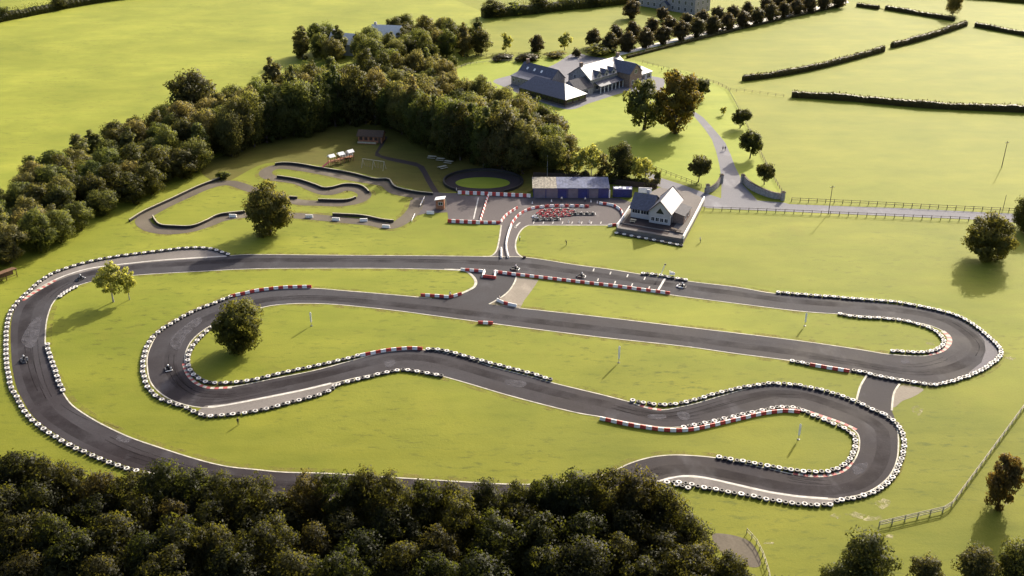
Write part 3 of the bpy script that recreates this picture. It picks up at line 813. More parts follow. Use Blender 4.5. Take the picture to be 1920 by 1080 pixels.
block_run([(1144, 421.5), (1167, 419)], 'the pair below the clubhouse gate', 'wr')
block_run([(862, 361), (930, 364), (998, 367)], 'the row in front of the oval track', 'wr', sc=1.5, base=0.03)
block_run([(843, 414), (900, 417)], 'the row on the grass left of the pit apron', 'rw', sc=1.4, base=0.02)
block_run([(903, 416), (938, 416)], 'the pinkish row right of the grass row', 'rw')
block_run([(901, 410), (915, 366)], 'the thin row across the pit apron', 'wr', step=1.3)
for (x, y), lab in (((630, 413.5), 'white plastic block on the lawn below the front straight of the children\'s circuit'), ((682, 415), 'cream plastic block near the middle front of the children\'s circuit'),
                    ((724, 427), 'tilted white plastic block near the front right bend of the children\'s circuit'), ((807, 401), 'long white plastic block beside the brown kiosk'),
                    ((580, 408), 'small white plastic block right of the big round tree'), ((437, 407), 'white plastic block left of the big round tree')):
    o = bproto['blockwhite'].copy(); COL.objects.link(o)
    p = g(x, y); o.location = (p.x, p.y, 0.05); o.scale = (1.9, 1.2, 1.2); o.rotation_euler = (0, 0, rnd.uniform(-.25, .1))
    tag(o, lab, 'barrier block', 'white blocks of the children\'s circuit')
for px, lab in (([(796, 372), (788, 388)], 'thin slanted white rail between the children\'s circuit and the kiosk'), ([(778, 404), (772, 417)], 'pale bent rail at the front right corner of the children\'s circuit')):
    a, b = g(*px[0]), g(*px[1])
    o = MB().tube([a + Vector((0, 0, .6)), b + Vector((0, 0, .6))], 0.09).build('guard_rail', M['white'])
    for q in (0.05, 0.5, 0.95):
        c = a.lerp(b, q); MB().tube([c + Vector((0, 0, 0.02)), c + Vector((0, 0, .6))], 0.06).build('post', M['white'], o)
    tag(o, lab, 'rail')
# ------------------------------------------------------------------ trees
def crown_mesh(name, seed, H, z0, rad, nclump, nleaf, leaf, mat, shape='round', fill=0.3, clump=0.30):
    """leaf-sized faces in clumps spread through the crown's volume"""
    rg = np.random.default_rng(seed)
    zc, rz = (H + z0) / 2, (H - z0) / 2
    per = nleaf // nclump
    allq = []; alln = []
    for k in range(nclump):
        d = rg.normal(size=3); d /= np.linalg.norm(d)
        q = rg.uniform(0.50, 0.86) if rg.uniform() > fill else rg.uniform(0.1, 0.5)
        t = d[2]
        prof = 1.0
        if shape == 'oval': prof = 1.0 - 0.28 * max(t, 0) ** 1.2
        if shape == 'cone': prof = (1.0 - 0.55 * (t * 0.5 + 0.5)) * 1.25
        if shape == 'umbrella': prof = 1.0 + 0.12 * t
        c = np.array([d[0] * rad * q * prof, d[1] * rad * q * prof, zc + d[2] * rz * q])
        cr = rad * clump * rg.uniform(0.7, 1.35)
        n = int(per * rg.uniform(0.7, 1.3))
        dv = rg.normal(size=(n, 3)); dv /= np.linalg.norm(dv, axis=1)[:, None]
        dv[:, 2] = dv[:, 2] * 0.9 + 0.12
        rr = cr * rg.uniform(0.55, 1.08, size=(n, 1))
        pos = c + dv * rr * np.array([1, 1, 0.85])
        cen = pos - np.array([0, 0, zc]); cen /= np.linalg.norm(cen, axis=1)[:, None] + 1e-6
        nor = dv + rg.normal(size=(n, 3)) * 0.55
        nor /= np.linalg.norm(nor, axis=1)[:, None]
        soft = dv * 0.75 + cen * 0.55 + rg.normal(size=(n, 3)) * 0.20
        soft /= np.linalg.norm(soft, axis=1)[:, None]
        flip = np.sign((nor * soft).sum(axis=1, keepdims=True)); flip[flip == 0] = 1
        nor = nor * flip
        a = np.cross(nor, rg.normal(size=(n, 3))); a /= np.linalg.norm(a, axis=1)[:, None]
        b = np.cross(nor, a)
        sz = leaf * rg.uniform(0.55, 1.35, size=(n, 1)) * 0.5
        fold = nor * sz * rg.uniform(-0.3, 0.3, size=(n, 1))
        quad = np.stack([pos - a * sz * 1.25, pos - b * sz * 0.8 + fold, pos + a * sz * 1.25, pos + b * sz * 0.8 + fold], axis=1)
        allq.append(quad); alln.append(soft)
    V = np.concatenate(allq).reshape(-1, 3)
    # fit the crown to its nominal radius and height
    rr = np.sqrt(V[:, 0] ** 2 + V[:, 1] ** 2)
    V[:, :2] *= rad / np.percentile(rr, 97)
    lo, hi = np.percentile(V[:, 2], 1), V[:, 2].max()
    V[:, 2] = np.maximum((V[:, 2] - lo) / (hi - lo) * (H - z0) + z0, 0.05)
    nq = len(V) // 4
    me = bpy.data.meshes.new(name)
    me.vertices.add(len(V)); me.vertices.foreach_set('co', V.astype(np.float32).ravel())
    me.loops.add(nq * 4); me.loops.foreach_set('vertex_index', np.arange(nq * 4, dtype=np.int32))
    me.polygons.add(nq)
    me.polygons.foreach_set('loop_start', np.arange(0, nq * 4, 4, dtype=np.int32))
    me.materials.append(mat)
    me.polygons.foreach_set('use_smooth', [True] * nq)
    me.update(calc_edges=True)
    me.normals_split_custom_set_from_vertices(np.repeat(np.concatenate(alln), 4, axis=0))
    return me

def trunk_mb(seed, H, z0, rad, r0, forks=5):
    rg = random.Random(seed)
    mb = MB()
    top = z0 + (H - z0) * 0.6
    bend = rad * 0.06
    pts = [(0, 0, -0.15), (bend * rg.uniform(-1, 1), bend * rg.uniform(-1, 1), z0 * 0.5), (bend * rg.uniform(-1.5, 1.5), bend * rg.uniform(-1.5, 1.5), z0), (bend * 2 * rg.uniform(-1, 1), bend * 2 * rg.uniform(-1, 1), top)]
    mb.tube(pts, [r0 * 1.35, r0, r0 * 0.8, r0 * 0.2], 7)
    for k in range(forks):
        a = 2 * PI * (k + rg.uniform(-.3, .3)) / forks
        zb = z0 * 0.8 + (top - z0) * rg.uniform(0.0, 0.45)
        e = (math.cos(a) * rad * rg.uniform(.5, .75), math.sin(a) * rad * rg.uniform(.5, .75), zb + (H - z0) * rg.uniform(.18, .42))
        m = (e[0] * 0.45, e[1] * 0.45, zb + (e[2] - zb) * 0.38)
        mb.tube([(0, 0, zb), m, e], [r0 * 0.55, r0 * 0.34, r0 * 0.1], 5)
    return mb

KINDS = {}
def kind(key, seed, H, z0, rad, nclump, nleaf, leaf, mat, bark='bark', shape='round', fill=0.3, clump=0.30, r0=0.25, name='tree'):
    cm = crown_mesh('crown', seed, H, z0, rad, nclump, nleaf, leaf, M[mat], shape, fill, clump)
    to = trunk_mb(seed + 50, H, max(z0, 0.4) + 0.3, rad, r0).build('trunk', M[bark], link=False)
    KINDS.setdefault(key, []).append((cm, to.data, H, rad, name))
for i in range(5):
    kind('wood', 100 + i, 13.0, 1.0, 4.7, (70, 56, 90, 64, 80)[i], 13000, 0.32, 'leaf', fill=0.22, clump=0.30 + 0.02 * (i % 3), shape=('round', 'oval', 'round', 'oval', 'umbrella')[i])
for i in range(2):
    kind('wooddark', 120 + i, 12.5, 0.8, 4.6, 70, 9000, 0.38, 'leafdark', fill=0.2)
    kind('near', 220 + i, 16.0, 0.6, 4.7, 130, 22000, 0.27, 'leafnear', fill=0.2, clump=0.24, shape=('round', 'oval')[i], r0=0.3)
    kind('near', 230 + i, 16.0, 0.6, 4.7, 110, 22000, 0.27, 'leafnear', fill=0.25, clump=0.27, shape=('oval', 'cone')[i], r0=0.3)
    kind('poplar', 240 + i, 15.0, 0.6, 3.2, 70, 8000, 0.36, 'leaf', fill=0.25, clump=0.28, shape='oval', r0=0.25)
    kind('single', 130 + i, 10.0, 0.5, 4.4, 90, 14000, 0.31, 'leafsingle', fill=0.2, clump=0.25, r0=0.3)
    kind('avenue', 140 + i, 8.0, 0.3, 3.4, 90, 7000, 0.38, 'leafavenue', shape='oval', fill=0.25, clump=0.27, r0=0.2, name='avenue_tree')
    kind('lollipop', 150 + i, 7.0, 1.7, 2.9, 54, 6000, 0.30, 'leafdark', fill=0.2, clump=0.27, r0=0.14)
    kind('birch', 160 + i, 8.5, 2.5, 2.6, 44, 2300, 0.34, 'leafbirch', 'barkpale', fill=0.3, clump=0.26, r0=0.13, name='birch_tree')
    kind('scrub', 170 + i, 6.5, 0.6, 2.2, 26, 1300, 0.40, 'leaf', fill=0.4, clump=0.30, r0=0.12)
kind('gold', 181, 14.0, 0.9, 4.9, 80, 8500, 0.46, 'leafgold', fill=0.2, clump=0.25, r0=0.4)
kind('autumn', 182, 9.0, 0.5, 3.0, 70, 7500, 0.32, 'leafautumn', fill=0.25, clump=0.27, r0=0.22)
kind('broken', 183, 11.0, 1.4, 4.2, 48, 4300, 0.46, 'leaf', fill=0.3, clump=0.27, r0=0.35)
kind('young', 184, 6.0, 1.0, 1.9, 26, 1500, 0.34, 'leafbirch', fill=0.3, clump=0.3, r0=0.1)
kind('bush', 190, 2.2, 0.05, 1.6, 24, 1300, 0.30, 'leafhedge', fill=0.3, clump=0.34, r0=0.06, name='bush')
kind('bush', 191, 2.4, 0.05, 1.5, 24, 1300, 0.30, 'leaf', fill=0.3, clump=0.34, r0=0.06, name='bush')

def plant(key, p, w, h, label, group=None, cat='tree', var=None, rz=None):
    cm, tm, H, rad, nm = KINDS[key][var % len(KINDS[key]) if var is not None else rnd.randrange(len(KINDS[key]))]
    root = empty(nm, (p.x, p.y, 0), rnd.uniform(0, 2 * PI) if rz is None else rz, label, cat, group)
    k = w / (2 * rad)
    for n2, me in (('trunk', tm), ('crown', cm)):
        o = bpy.data.objects.new(n2, me); COL.objects.link(o); o.parent = root
        o.scale = (k * (rnd.uniform(.95, 1.05)), k, h / H)
    return root

def tree_px(key, bx, by, wpx, hpx, label, group=None, cat='tree', var=None):
    p = g(bx, by)
    s, sv = scale_at(p)
    return plant(key, p, wpx / s, hpx / sv * 0.96, label, group, cat, var)

# ---- single trees on the grass
tree_px('single', 506, 437, 80, 104, 'big round dark tree standing between the children\'s circuit and the back straight', var=0)
tree_px('single', 456, 655, 90, 96, 'big round tree casting a shadow inside the inner left loop of the track', var=1)
tree_px('birch', 213, 566, 56, 76, 'pale green birch with the wider crown inside the left bend', 'birches inside the left bend', var=0)
tree_px('birch', 243, 562, 32, 62, 'slimmer pale birch standing just right of the wider birch', 'birches inside the left bend', var=1)
tree_px('single', 1852, 487, 86, 92, 'big dark tree on the open grass above the right hairpin', var=0)
tree_px('autumn', 1872, 952, 62, 100, 'red brown autumn tree beside the pale rail fence')
tree_px('wooddark', 1915, 428, 46, 66, 'dark tree cut by the right edge at the end of the lane')
tree_px('single', 1925, 440, 34, 50, 'smaller dark tree behind the one at the end of the lane', var=1)
tree_px('broken', 1208, 243, 76, 96, 'ragged grey green tree left of the golden tree below the long house')
tree_px('gold', 1267, 250, 78, 124, 'tallest golden green tree on the lawn below the long house')
tree_px('lollipop', 1315, 186, 34, 40, 'small dark round tree between the golden tree and the long hedge')
for x, y, w, h, lab in ((1309, 341, 42, 50, 'dark round tree left of the drive just above the gate walls'), (1388, 240, 36, 38, 'dark round tree uppermost of the three right of the drive'),
                        (1406, 297, 42, 54, 'dark round tree with leaning stem in the middle right of the drive'), (1433, 346, 34, 44, 'smaller looser round tree nearest the curved gate wall')):
    tree_px('lollipop', x, y, w, h, lab, 'round trees along the drive')
tree_px('young', 1356, 216, 13, 17, 'tiny sapling left of the drive trees')
tree_px('avenue', 1183, 35, 32, 38, 'dark egg shaped tree alone on the lawn left of the manor', var=0)
tree_px('young', 949, 97, 24, 36, 'thin pale green young tree leftmost above the long house')
tree_px('avenue', 1006, 97, 28, 34, 'dark pointed young tree in the middle above the long house', var=1)
tree_px('young', 1059, 94, 26, 34, 'light green round young tree right of the dark pointed one')
tree_px('wood', 1786, 28, 30, 52, 'lone dark tree where the far right hedges meet', var=4)
# ---- avenue
near = [(1144, 97), (1176, 96), (1210, 90), (1241, 83), (1275, 76), (1305, 69), (1335, 63), (1364, 57), (1392, 51), (1418, 46), (1445, 40), (1467, 34), (1492, 28), (1517, 24), (1543, 19), (1570, 14)]
back = [(1112, 88), (1153, 79), (1186, 73), (1221, 65), (1254, 59), (1286, 53), (1316, 47), (1346, 42), (1374, 37), (1401, 31), (1437, 25), (1460, 18), (1484, 13), (1506, 8)]
for i, (x, y) in enumerate(near):
    tree_px('avenue', x, y, rnd.uniform(33, 38) - i * 0.55, rnd.uniform(37, 43) - i * 0.55, 'clipped dark tree, %s from the long house in the avenue row along the pale path' % ORD[i], 'trees of the near avenue row')
for i, (x, y) in enumerate(back):
    tree_px('avenue', x, y, rnd.uniform(28, 33) - i * 0.45, rnd.uniform(32, 37) - i * 0.45, 'clipped dark tree, %s from the long house in the avenue row nearest the manor' % ORD[i], 'trees of the far avenue row')
tree_px('avenue', 1242, 38, 24, 26, 'clipped dark tree standing before the manor front', var=0)
# bushes
for x, y, w, h, lab in ((942, 112, 46, 12, 'low bush left of the row behind the long house'), (988, 114, 48, 16, 'dark low bush behind the left wing of the long house'), (1041, 108, 40, 12, 'low bush in the middle behind the long house'),
                        (1080, 107, 16, 20, 'small dark upright bush beside the yard of the long house'), (1120, 103, 60, 22, 'wide brownish bush at the foot of the avenue'),
                        (418, 335, 28, 15, 'loose bush at the top corner of the children\'s circuit wall')):
    tree_px('bush', x, y, w, h, lab, None, 'bush')
for i, (x, y) in enumerate(((1045, 331), (1072, 334), (1096, 337), (1120, 339), (1146, 342), (1176, 345), (1202, 347), (1220, 350))):
    tree_px('bush', x, y, rnd.uniform(24, 34), rnd.uniform(14, 22), 'low bush of the undergrowth behind the shed, %s from its left end' % ORD[i], 'undergrowth bushes behind the shed', 'bush')
# scrub behind the blue shed
for i, (x, y, w, h, k, lab) in enumerate(((1062, 326, 30, 48, 'scrub', 'thin yellowish tree behind the left end of the blue shed'), (1085, 330, 34, 54, 'young', 'leggy pale tree behind the middle of the blue shed'),
        (1108, 333, 38, 66, 'birch', 'tallest loose pale tree behind the blue shed'), (1130, 336, 30, 50, 'scrub', 'low leggy tree left of the dark bushy one behind the shed'),
        (1162, 340, 52, 78, 'wooddark', 'dark bushy tree behind the right end of the blue shed'), (1190, 341, 32, 52, 'young', 'pale thin tree right of the dark bushy one'),
        (1210, 343, 30, 50, 'birch', 'pale loose tree left of the narrow dark one by the lane'), (1231, 348, 15, 34, 'scrub', 'narrow dark bush at the lane corner behind the clubhouse'))):
    tree_px(k, x, y, w, h, lab)

# ---- the woods
def in_poly(p, poly):
    c = False; j = len(poly) - 1
    for i in range(len(poly)):
        a, b = poly[i], poly[j]
        if (a.y > p.y) != (b.y > p.y) and p.x < (b.x - a.x) * (p.y - a.y) / (b.y - a.y) + a.x: c = not c
        j = i
    return c
def scatter(px, dist, rg, avoid=()):
    poly = [g(x, y) for x, y in px]
    x0, x1 = min(p.x for p in poly), max(p.x for p in poly)
    y0, y1 = min(p.y for p in poly), max(p.y for p in poly)
    pts = []
    for _ in range(30000):
        p = Vector((rg.uniform(x0, x1), rg.uniform(y0, y1), 0))
        if not in_poly(p, poly): continue
        if any((p - q).length < dist for q in pts): continue
        if any((p - q).length < r for q, r in avoid): continue
        pts.append(p)
    return pts
def to_px(p):
    d = p - Vector((0, 0, CAM_H))
    zc = d.y * CP - d.z * SP
    yc = d.y * SP + d.z * CP
    return 960 + FPX * d.x / zc, 540 - FPX * yc / zc
rw = random.Random(21)
houses = [(g(648, 98), 9.0), (g(725, 84), 9.0), (g(727, 94), 7.0)]
LEFT = [(-70, 532), (30, 492), (130, 450), (235, 398), (315, 350), (400, 308), (500, 274), (600, 248), (670, 238), (740, 246), (800, 282), (860, 305), (930, 320), (1000, 329), (1048, 329), (1062, 296), (1000, 246), (905, 224), (850, 200), (826, 160), (812, 142), (760, 152), (700, 164), (620, 174), (520, 194), (420, 224), (320, 242), (210, 284), (100, 336), (0, 412), (-70, 446)]
TOP = [(535, 106), (600, 116), (700, 124), (800, 118), (905, 106), (900, 84), (820, 70), (760, 66), (690, 92), (600, 92)]
BOT = [(-180, 1030), (0, 1032), (130, 1050), (230, 1066), (420, 1064), (520, 1090), (620, 1068), (750, 1080), (850, 1070), (1010, 1070), (1170, 1076), (1230, 1096), (1280, 1126), (1330, 1146), (1400, 1170), (1340, 1200), (1200, 1190), (900, 1180), (400, 1176), (-200, 1170)]
def zone_left(x):
    for lim, t in ((120, 'near the left edge'), (330, 'above the wide left bend'), (470, 'left of the children\'s circuit'), (640, 'above the children\'s circuit'), (800, 'behind the timber cabin'), (940, 'behind the picnic tables'), (2000, 'above the oval track')):
        if x < lim: return t
def zone_bot(x):
    for lim, t in ((250, 'at the left corner'), (520, 'below the end of the left barrier'), (850, 'below the hidden straight'), (1150, 'below the middle lawn'), (5000, 'beside the lower run-off')):
        if x < lim: return t
FRONT = [(-70, 512), (235, 398), (315, 350), (400, 308), (500, 274), (600, 250), (670, 238), (740, 246), (800, 284), (860, 306), (930, 322), (1000, 332), (1100, 334)]
def left_h(x, y):
    base = 11.5 if x < 250 else (11.5 + (x - 250) * 0.027 if x < 400 else (15.5 if x < 960 else 13.0))
    for (x0, y0), (x1, y1) in zip(FRONT[:-1], FRONT[1:]):
        if x0 <= x < x1 and x > 400 and y > y0 + (y1 - y0) * (x - x0) / (x1 - x0) - 20:
            return base + 4.5
    return base
ADJ = ['olive', 'brownish', 'grey green', 'dull green']
cnt = 0
def wood(pts, where, zone, cat_h, front_y):
    global cnt
    for p in pts:
        x, y = to_px(p)
        dark = rw.random() < 0.22
        hh = cat_h(x, y)
        h = hh * (rw.uniform(0.86, 1.05) if 'bottom' in where else rw.uniform(0.72, 1.14))
        w = rw.uniform(7.6, 11.0) * (0.75 + 0.25 * h / 13)
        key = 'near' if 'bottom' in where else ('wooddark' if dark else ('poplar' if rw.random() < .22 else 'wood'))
        if key == 'poplar': w *= 0.72; h *= 1.1
        adj = 'dark' if dark else 'olive brown'
        size = 'tall' if h > hh * 0.96 else 'shorter'
        plant(key, p, w, h, '%s %s tree of %s, %s' % (size, adj, where, zone(x)), 'trees of ' + where)
        cnt += 1
wood(scatter(LEFT, 6.4, rw, houses), 'the upper left wood', zone_left, left_h, 0)
tree_px('wooddark', 366, 232, 96, 104, 'tallest dark round tree rising above the upper left wood', 'trees of the upper left wood', var=0)
wood([p for p, d in resample(ground_line([(430, 292), (500, 268), (600, 243), (670, 232), (740, 239), (800, 275), (860, 299), (930, 315), (1000, 325)]), 5.6)], 'the upper left wood', zone_left, lambda x, y: 18.5, 0)
wood(scatter(TOP, 7.4, rw, houses), 'the copse round the hidden houses', lambda x: 'left of the first roof' if x < 620 else ('between the two roofs' if x < 720 else 'right of the second roof'), lambda x, y: 12.5, 0)
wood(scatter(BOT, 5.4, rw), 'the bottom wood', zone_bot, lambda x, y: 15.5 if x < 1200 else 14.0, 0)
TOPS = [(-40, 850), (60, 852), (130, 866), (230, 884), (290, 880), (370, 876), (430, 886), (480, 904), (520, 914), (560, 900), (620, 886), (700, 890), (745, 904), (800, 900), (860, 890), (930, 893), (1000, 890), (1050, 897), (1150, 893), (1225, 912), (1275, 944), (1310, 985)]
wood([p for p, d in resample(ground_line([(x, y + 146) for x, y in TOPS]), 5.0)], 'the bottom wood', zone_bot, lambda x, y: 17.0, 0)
for x, y, w, h, lab in ((1618, 1092, 104, 92, 'dark tree with the widest crown at the bottom right'), (1728, 1108, 66, 62, 'low dark tree right of the widest crown at the bottom'), (1822, 1104, 84, 74, 'dark tree second from the bottom right corner'), (1900, 1100, 80, 86, 'dark tree in the bottom right corner'), (1560, 1118, 60, 60, 'low dark tree left of the widest crown at the bottom')):
    tree_px('wooddark', x, y, w, h, lab)
for x, y, w, h, lab in ((915, 196, 42, 44, 'grey green tree standing in front of the wood left of the long house'), (920, 224, 36, 34, 'small green tree just below the grey green one left of the long house'), (1002, 208, 22, 30, 'narrow dark tree below the corner of the hipped roof'), (1050, 252, 34, 36, 'olive tree at the right tip of the upper left wood'), (850, 128, 20, 24, 'small pale tree on the lawn edge left of the long house')):
    tree_px('scrub', x, y, w, h, lab)
print('WOOD', cnt)

for x, y, w, h, k, lab in ((925, 32, 44, 34, 'wooddark', 'dark tree at the left end of the tall hedge near the manor lawn'), (968, 28, 36, 26, 'scrub', 'bushy tree second along the tall hedge near the manor lawn'), (1012, 22, 40, 32, 'wooddark', 'dark tree in the middle of the tall hedge near the manor lawn'),
                        (1060, 17, 34, 24, 'scrub', 'bushy tree right of the middle of the tall hedge near the manor lawn'), (1110, 12, 40, 28, 'wooddark', 'dark tree cut by the top edge, left of the manor'), (112, 17, 36, 24, 'wooddark', 'dark bushy tree in the wild hedge at the upper left'), (10, 38, 34, 26, 'scrub', 'bushy tree at the left end of the wild upper left hedge')):
    tree_px(k, x, y, w, h, lab)
# ---- hedges
def hedge(px, w, h, label, gap=0.0, seed=0, mat='leafhedge', ragged=0.25):
    ln = [p for p, d in resample(ground_line(px), 0.8)]
    rg = random.Random(seed)
    mb = MB(); leaves = MB()
    vs = []; fs = []
    for i in range(len(ln)):
        a, b = ln[max(0, i - 1)], ln[min(len(ln) - 1, i + 1)]
        d = (b - a).normalized(); nn = Vector((-d.y, d.x, 0))
        hh = h * (rg.uniform(0.84, 1.0) + 0.10 * math.sin(i * 0.23 + seed) * math.sin(i * 0.071)) - 0.15; ww = w * rg.uniform(0.75, 0.9)
        for sx, z in ((-0.5, 0.0), (-0.55, hh * 0.6), (-0.35, hh), (0.35, hh), (0.55, hh * 0.6), (0.5, 0.0)):
            q = ln[i] + nn * (sx * ww); vs.append((q.x, q.y, z))
        if i:
            for k in range(5):
                o = (i - 1) * 6
                fs.append((o + k, o + k + 1, o + 6 + k + 1, o + 6 + k))
    fs.append(tuple(range(6))); fs.append(tuple(len(vs) - 1 - k for k in range(6)))
    mb.add(vs, fs)
    nl = 0
    lv = []; lf = []
    for i in range(len(ln) - 1):
        a, b = ln[i], ln[i + 1]
        d = (b - a).normalized(); nn = Vector((-d.y, d.x, 0))
        for k in range(int(26 * 0.8 * (h / 2.2))):
            t = rg.random(); u = rg.uniform(-1, 1)
            z = rg.uniform(0.05, 1.06) * h
            if z < h * 0.9:
                off = w * 0.5 * (1 if u > 0 else -1) * rg.uniform(0.85, 1.1)
            else:
                off = w * 0.5 * u
            c = a.lerp(b, t) + nn * off; c.z = z * (1 + rg.uniform(-.05, ragged * 0.4) + 0.09 * math.sin(i * 0.23 + seed) * math.sin(i * 0.071))
            v1 = Vector((rg.gauss(0, 1), rg.gauss(0, 1), rg.gauss(0, 1))).normalized()
            v2 = v1.cross(Vector((rg.gauss(0, 1), rg.gauss(0, 1), rg.gauss(0, 1)))).normalized()
            sz = rg.uniform(0.16, 0.36)
            o = len(lv)
            lv += [c - v1 * sz, c - v2 * sz * .7, c + v1 * sz, c + v2 * sz * .7]
            lf.append((o, o + 1, o + 2, o + 3))
    mb.add(lv, lf)
    me = bpy.data.meshes.new('hedge'); me.from_pydata(mb.v, [], mb.f); me.materials.append(M[mat]); me.update()
    o = bpy.data.objects.new('hedge', me); COL.objects.link(o)
    return tag(o, label, 'hedge', 'field hedges')
hedge([(1393, 152), (1440, 146), (1500, 136), (1570, 120), (1658, 96)], 2.0, 2.6, 'clipped hedge slanting up from the drive to the field gap', seed=1)
hedge([(1672, 90), (1740, 72), (1811, 48)], 2.0, 2.8, 'clipped hedge from the field gap to the lone dark tree', seed=2)
hedge([(1484, 182), (1600, 190), (1750, 203), (1925, 211), (2060, 222)], 2.0, 2.7, 'long clipped hedge with gaps low down, right of the drive', seed=3)
hedge([(1606, 12), (1648, 18)], 1.8, 2.2, 'shortest hedge at the far end of the avenue', seed=4)
hedge([(1660, 18), (1720, 28), (1790, 40)], 1.8, 2.4, 'hedge between the avenue end and the lone dark tree', seed=5)
hedge([(1828, 50), (1880, 60), (1940, 71), (2050, 92)], 1.8, 2.4, 'hedge cut by the right edge, above the long clipped one', seed=6)
hedge([(-60, 52), (0, 40), (70, 26), (140, 12), (215, 0), (330, -14)], 5.0, 4.2, 'wild dark hedge across the upper left corner', seed=7, mat='leafdark', ragged=1.2)
hedge([(905, 33), (980, 27), (1060, 18), (1140, 10), (1200, 2), (1260, -8)], 6.0, 5.0, 'tall dark hedge behind the lawn left of the manor', seed=8, mat='leafdark', ragged=1.2)
hedge([(1560, -6), (1640, -10), (1800, -4), (1930, 6)], 4.0, 3.0, 'dark hedge along the upper right edge', seed=9, mat='leafdark', ragged=0.8)
hedge([(1176, 109), (1302, 76.5), (1422, 47.5), (1582, 11)], 1.2, 1.3, 'low dark hedge below the pale avenue path', seed=10)

# ---- fences
def fence(px, step, h, label, mat='darkwood', rails=(0.45, 0.9), smooth=False, name='rail_fence', pw=0.16, rt=0.10, start=0.0):
    ln = ground_line(px, smooth=smooth)
    pts = resample(ln, step, start)
    p0 = pts[0][0]
    root = empty(name, (p0.x, p0.y, 0), 0, label, 'fence')
    pm = MB().box((0, 0, h / 2), (pw, pw, h), 0, 0, 0.9)
    first = None
    for p, d in pts[:100]:
        if first is None:
            first = pm.build('post', M[mat], root); o = first
        else:
            o = first.copy(); COL.objects.link(o); o.parent = root
        o.location = (p.x - p0.x, p.y - p0.y, 0); o.rotation_euler = (0, 0, math.atan2(d.y, d.x))
    for z in rails:
        mb = MB()
        for (a, _), (b, _) in zip(pts[:-1], pts[1:]):
            dd = b - a
            mb.box(((a.x + b.x) / 2 - p0.x, (a.y + b.y) / 2 - p0.y, z * h), (dd.length + 0.02, 0.06, rt), math.atan2(dd.y, dd.x))
        mb.build('rail', M[mat], root)
    return root
fence([(1484, 378), (1600, 383), (1750, 391), (1900, 398), (1990, 403)], 2.5, 1.35, 'dark post and rail fence on the upper side of the lane')
fence([(1320, 395), (1420, 398), (1560, 404), (1700, 410), (1822, 415)], 2.6, 1.35, 'dark post and rail fence between the lane and the grass by the start straight', )
fence([(1648, 988), (1778, 958), (1925, 758), (1960, 712)], 2.6, 1.2, 'pale weathered post and rail fence with an elbow at the lower right', 'oldwood', (0.4, 0.75, 1.0), rt=0.17)
fence([(1365, 170), (1390, 215), (1412, 262), (1432, 300), (1452, 338), (1470, 368)], 2.6, 1.15, 'thin wire and post fence running down behind the drive trees', 'darkwood', (0.5, 0.9), rt=0.04, pw=0.10)
fence([(1222, 316), (1262, 332), (1300, 346), (1322, 356)], 2.2, 1.25, 'thin dark fence along the lane above the clubhouse', 'darkwood', (0.5, 0.95), rt=0.06, pw=0.11)
fence([(858, 118), (900, 106), (960, 102), (1040, 106), (1075, 112)], 3.0, 1.2, 'fence behind the lawn of the long house', 'darkwood', (0.5, 0.9), rt=0.06, pw=0.11)
fence([(850, 132), (878, 122), (930, 116), (990, 116)], 3.0, 1.1, 'short pale fence at the lawn corner left of the long house', 'oldwood', (0.5, 0.9), rt=0.08, pw=0.12)
fence([(1205, 118), (1240, 128), (1290, 141), (1345, 158), (1372, 172), (1392, 172), (1484, 184)], 3.2, 1.2, 'thin fence between the long house garden and the right pastures', 'darkwood', (0.5, 0.9), rt=0.05, pw=0.11)
fence([(1400, 1000), (1418, 1020), (1432, 1048), (1442, 1082), (1446, 1110)], 1.5, 1.1, 'curved fence round the stony patch at the bottom right', 'oldwood', (0.5, 0.95), rt=0.08, pw=0.12)
fence([(1452, 1086), (1500, 1088), (1570, 1090), (1640, 1092)], 1.1, 0.9, 'low dark fence cut by the bottom edge', 'darkwood', (0.6,), rt=0.06, pw=0.12)
fence([(1000, 333), (1060, 336), (1120, 342), (1180, 350), (1235, 356)], 2.2, 1.9, 'dark close boarded fence behind the blue shed', 'darkwood', (0.12, 0.3, 0.5, 0.7, 0.9), name='board_fence', pw=0.14, rt=0.34)
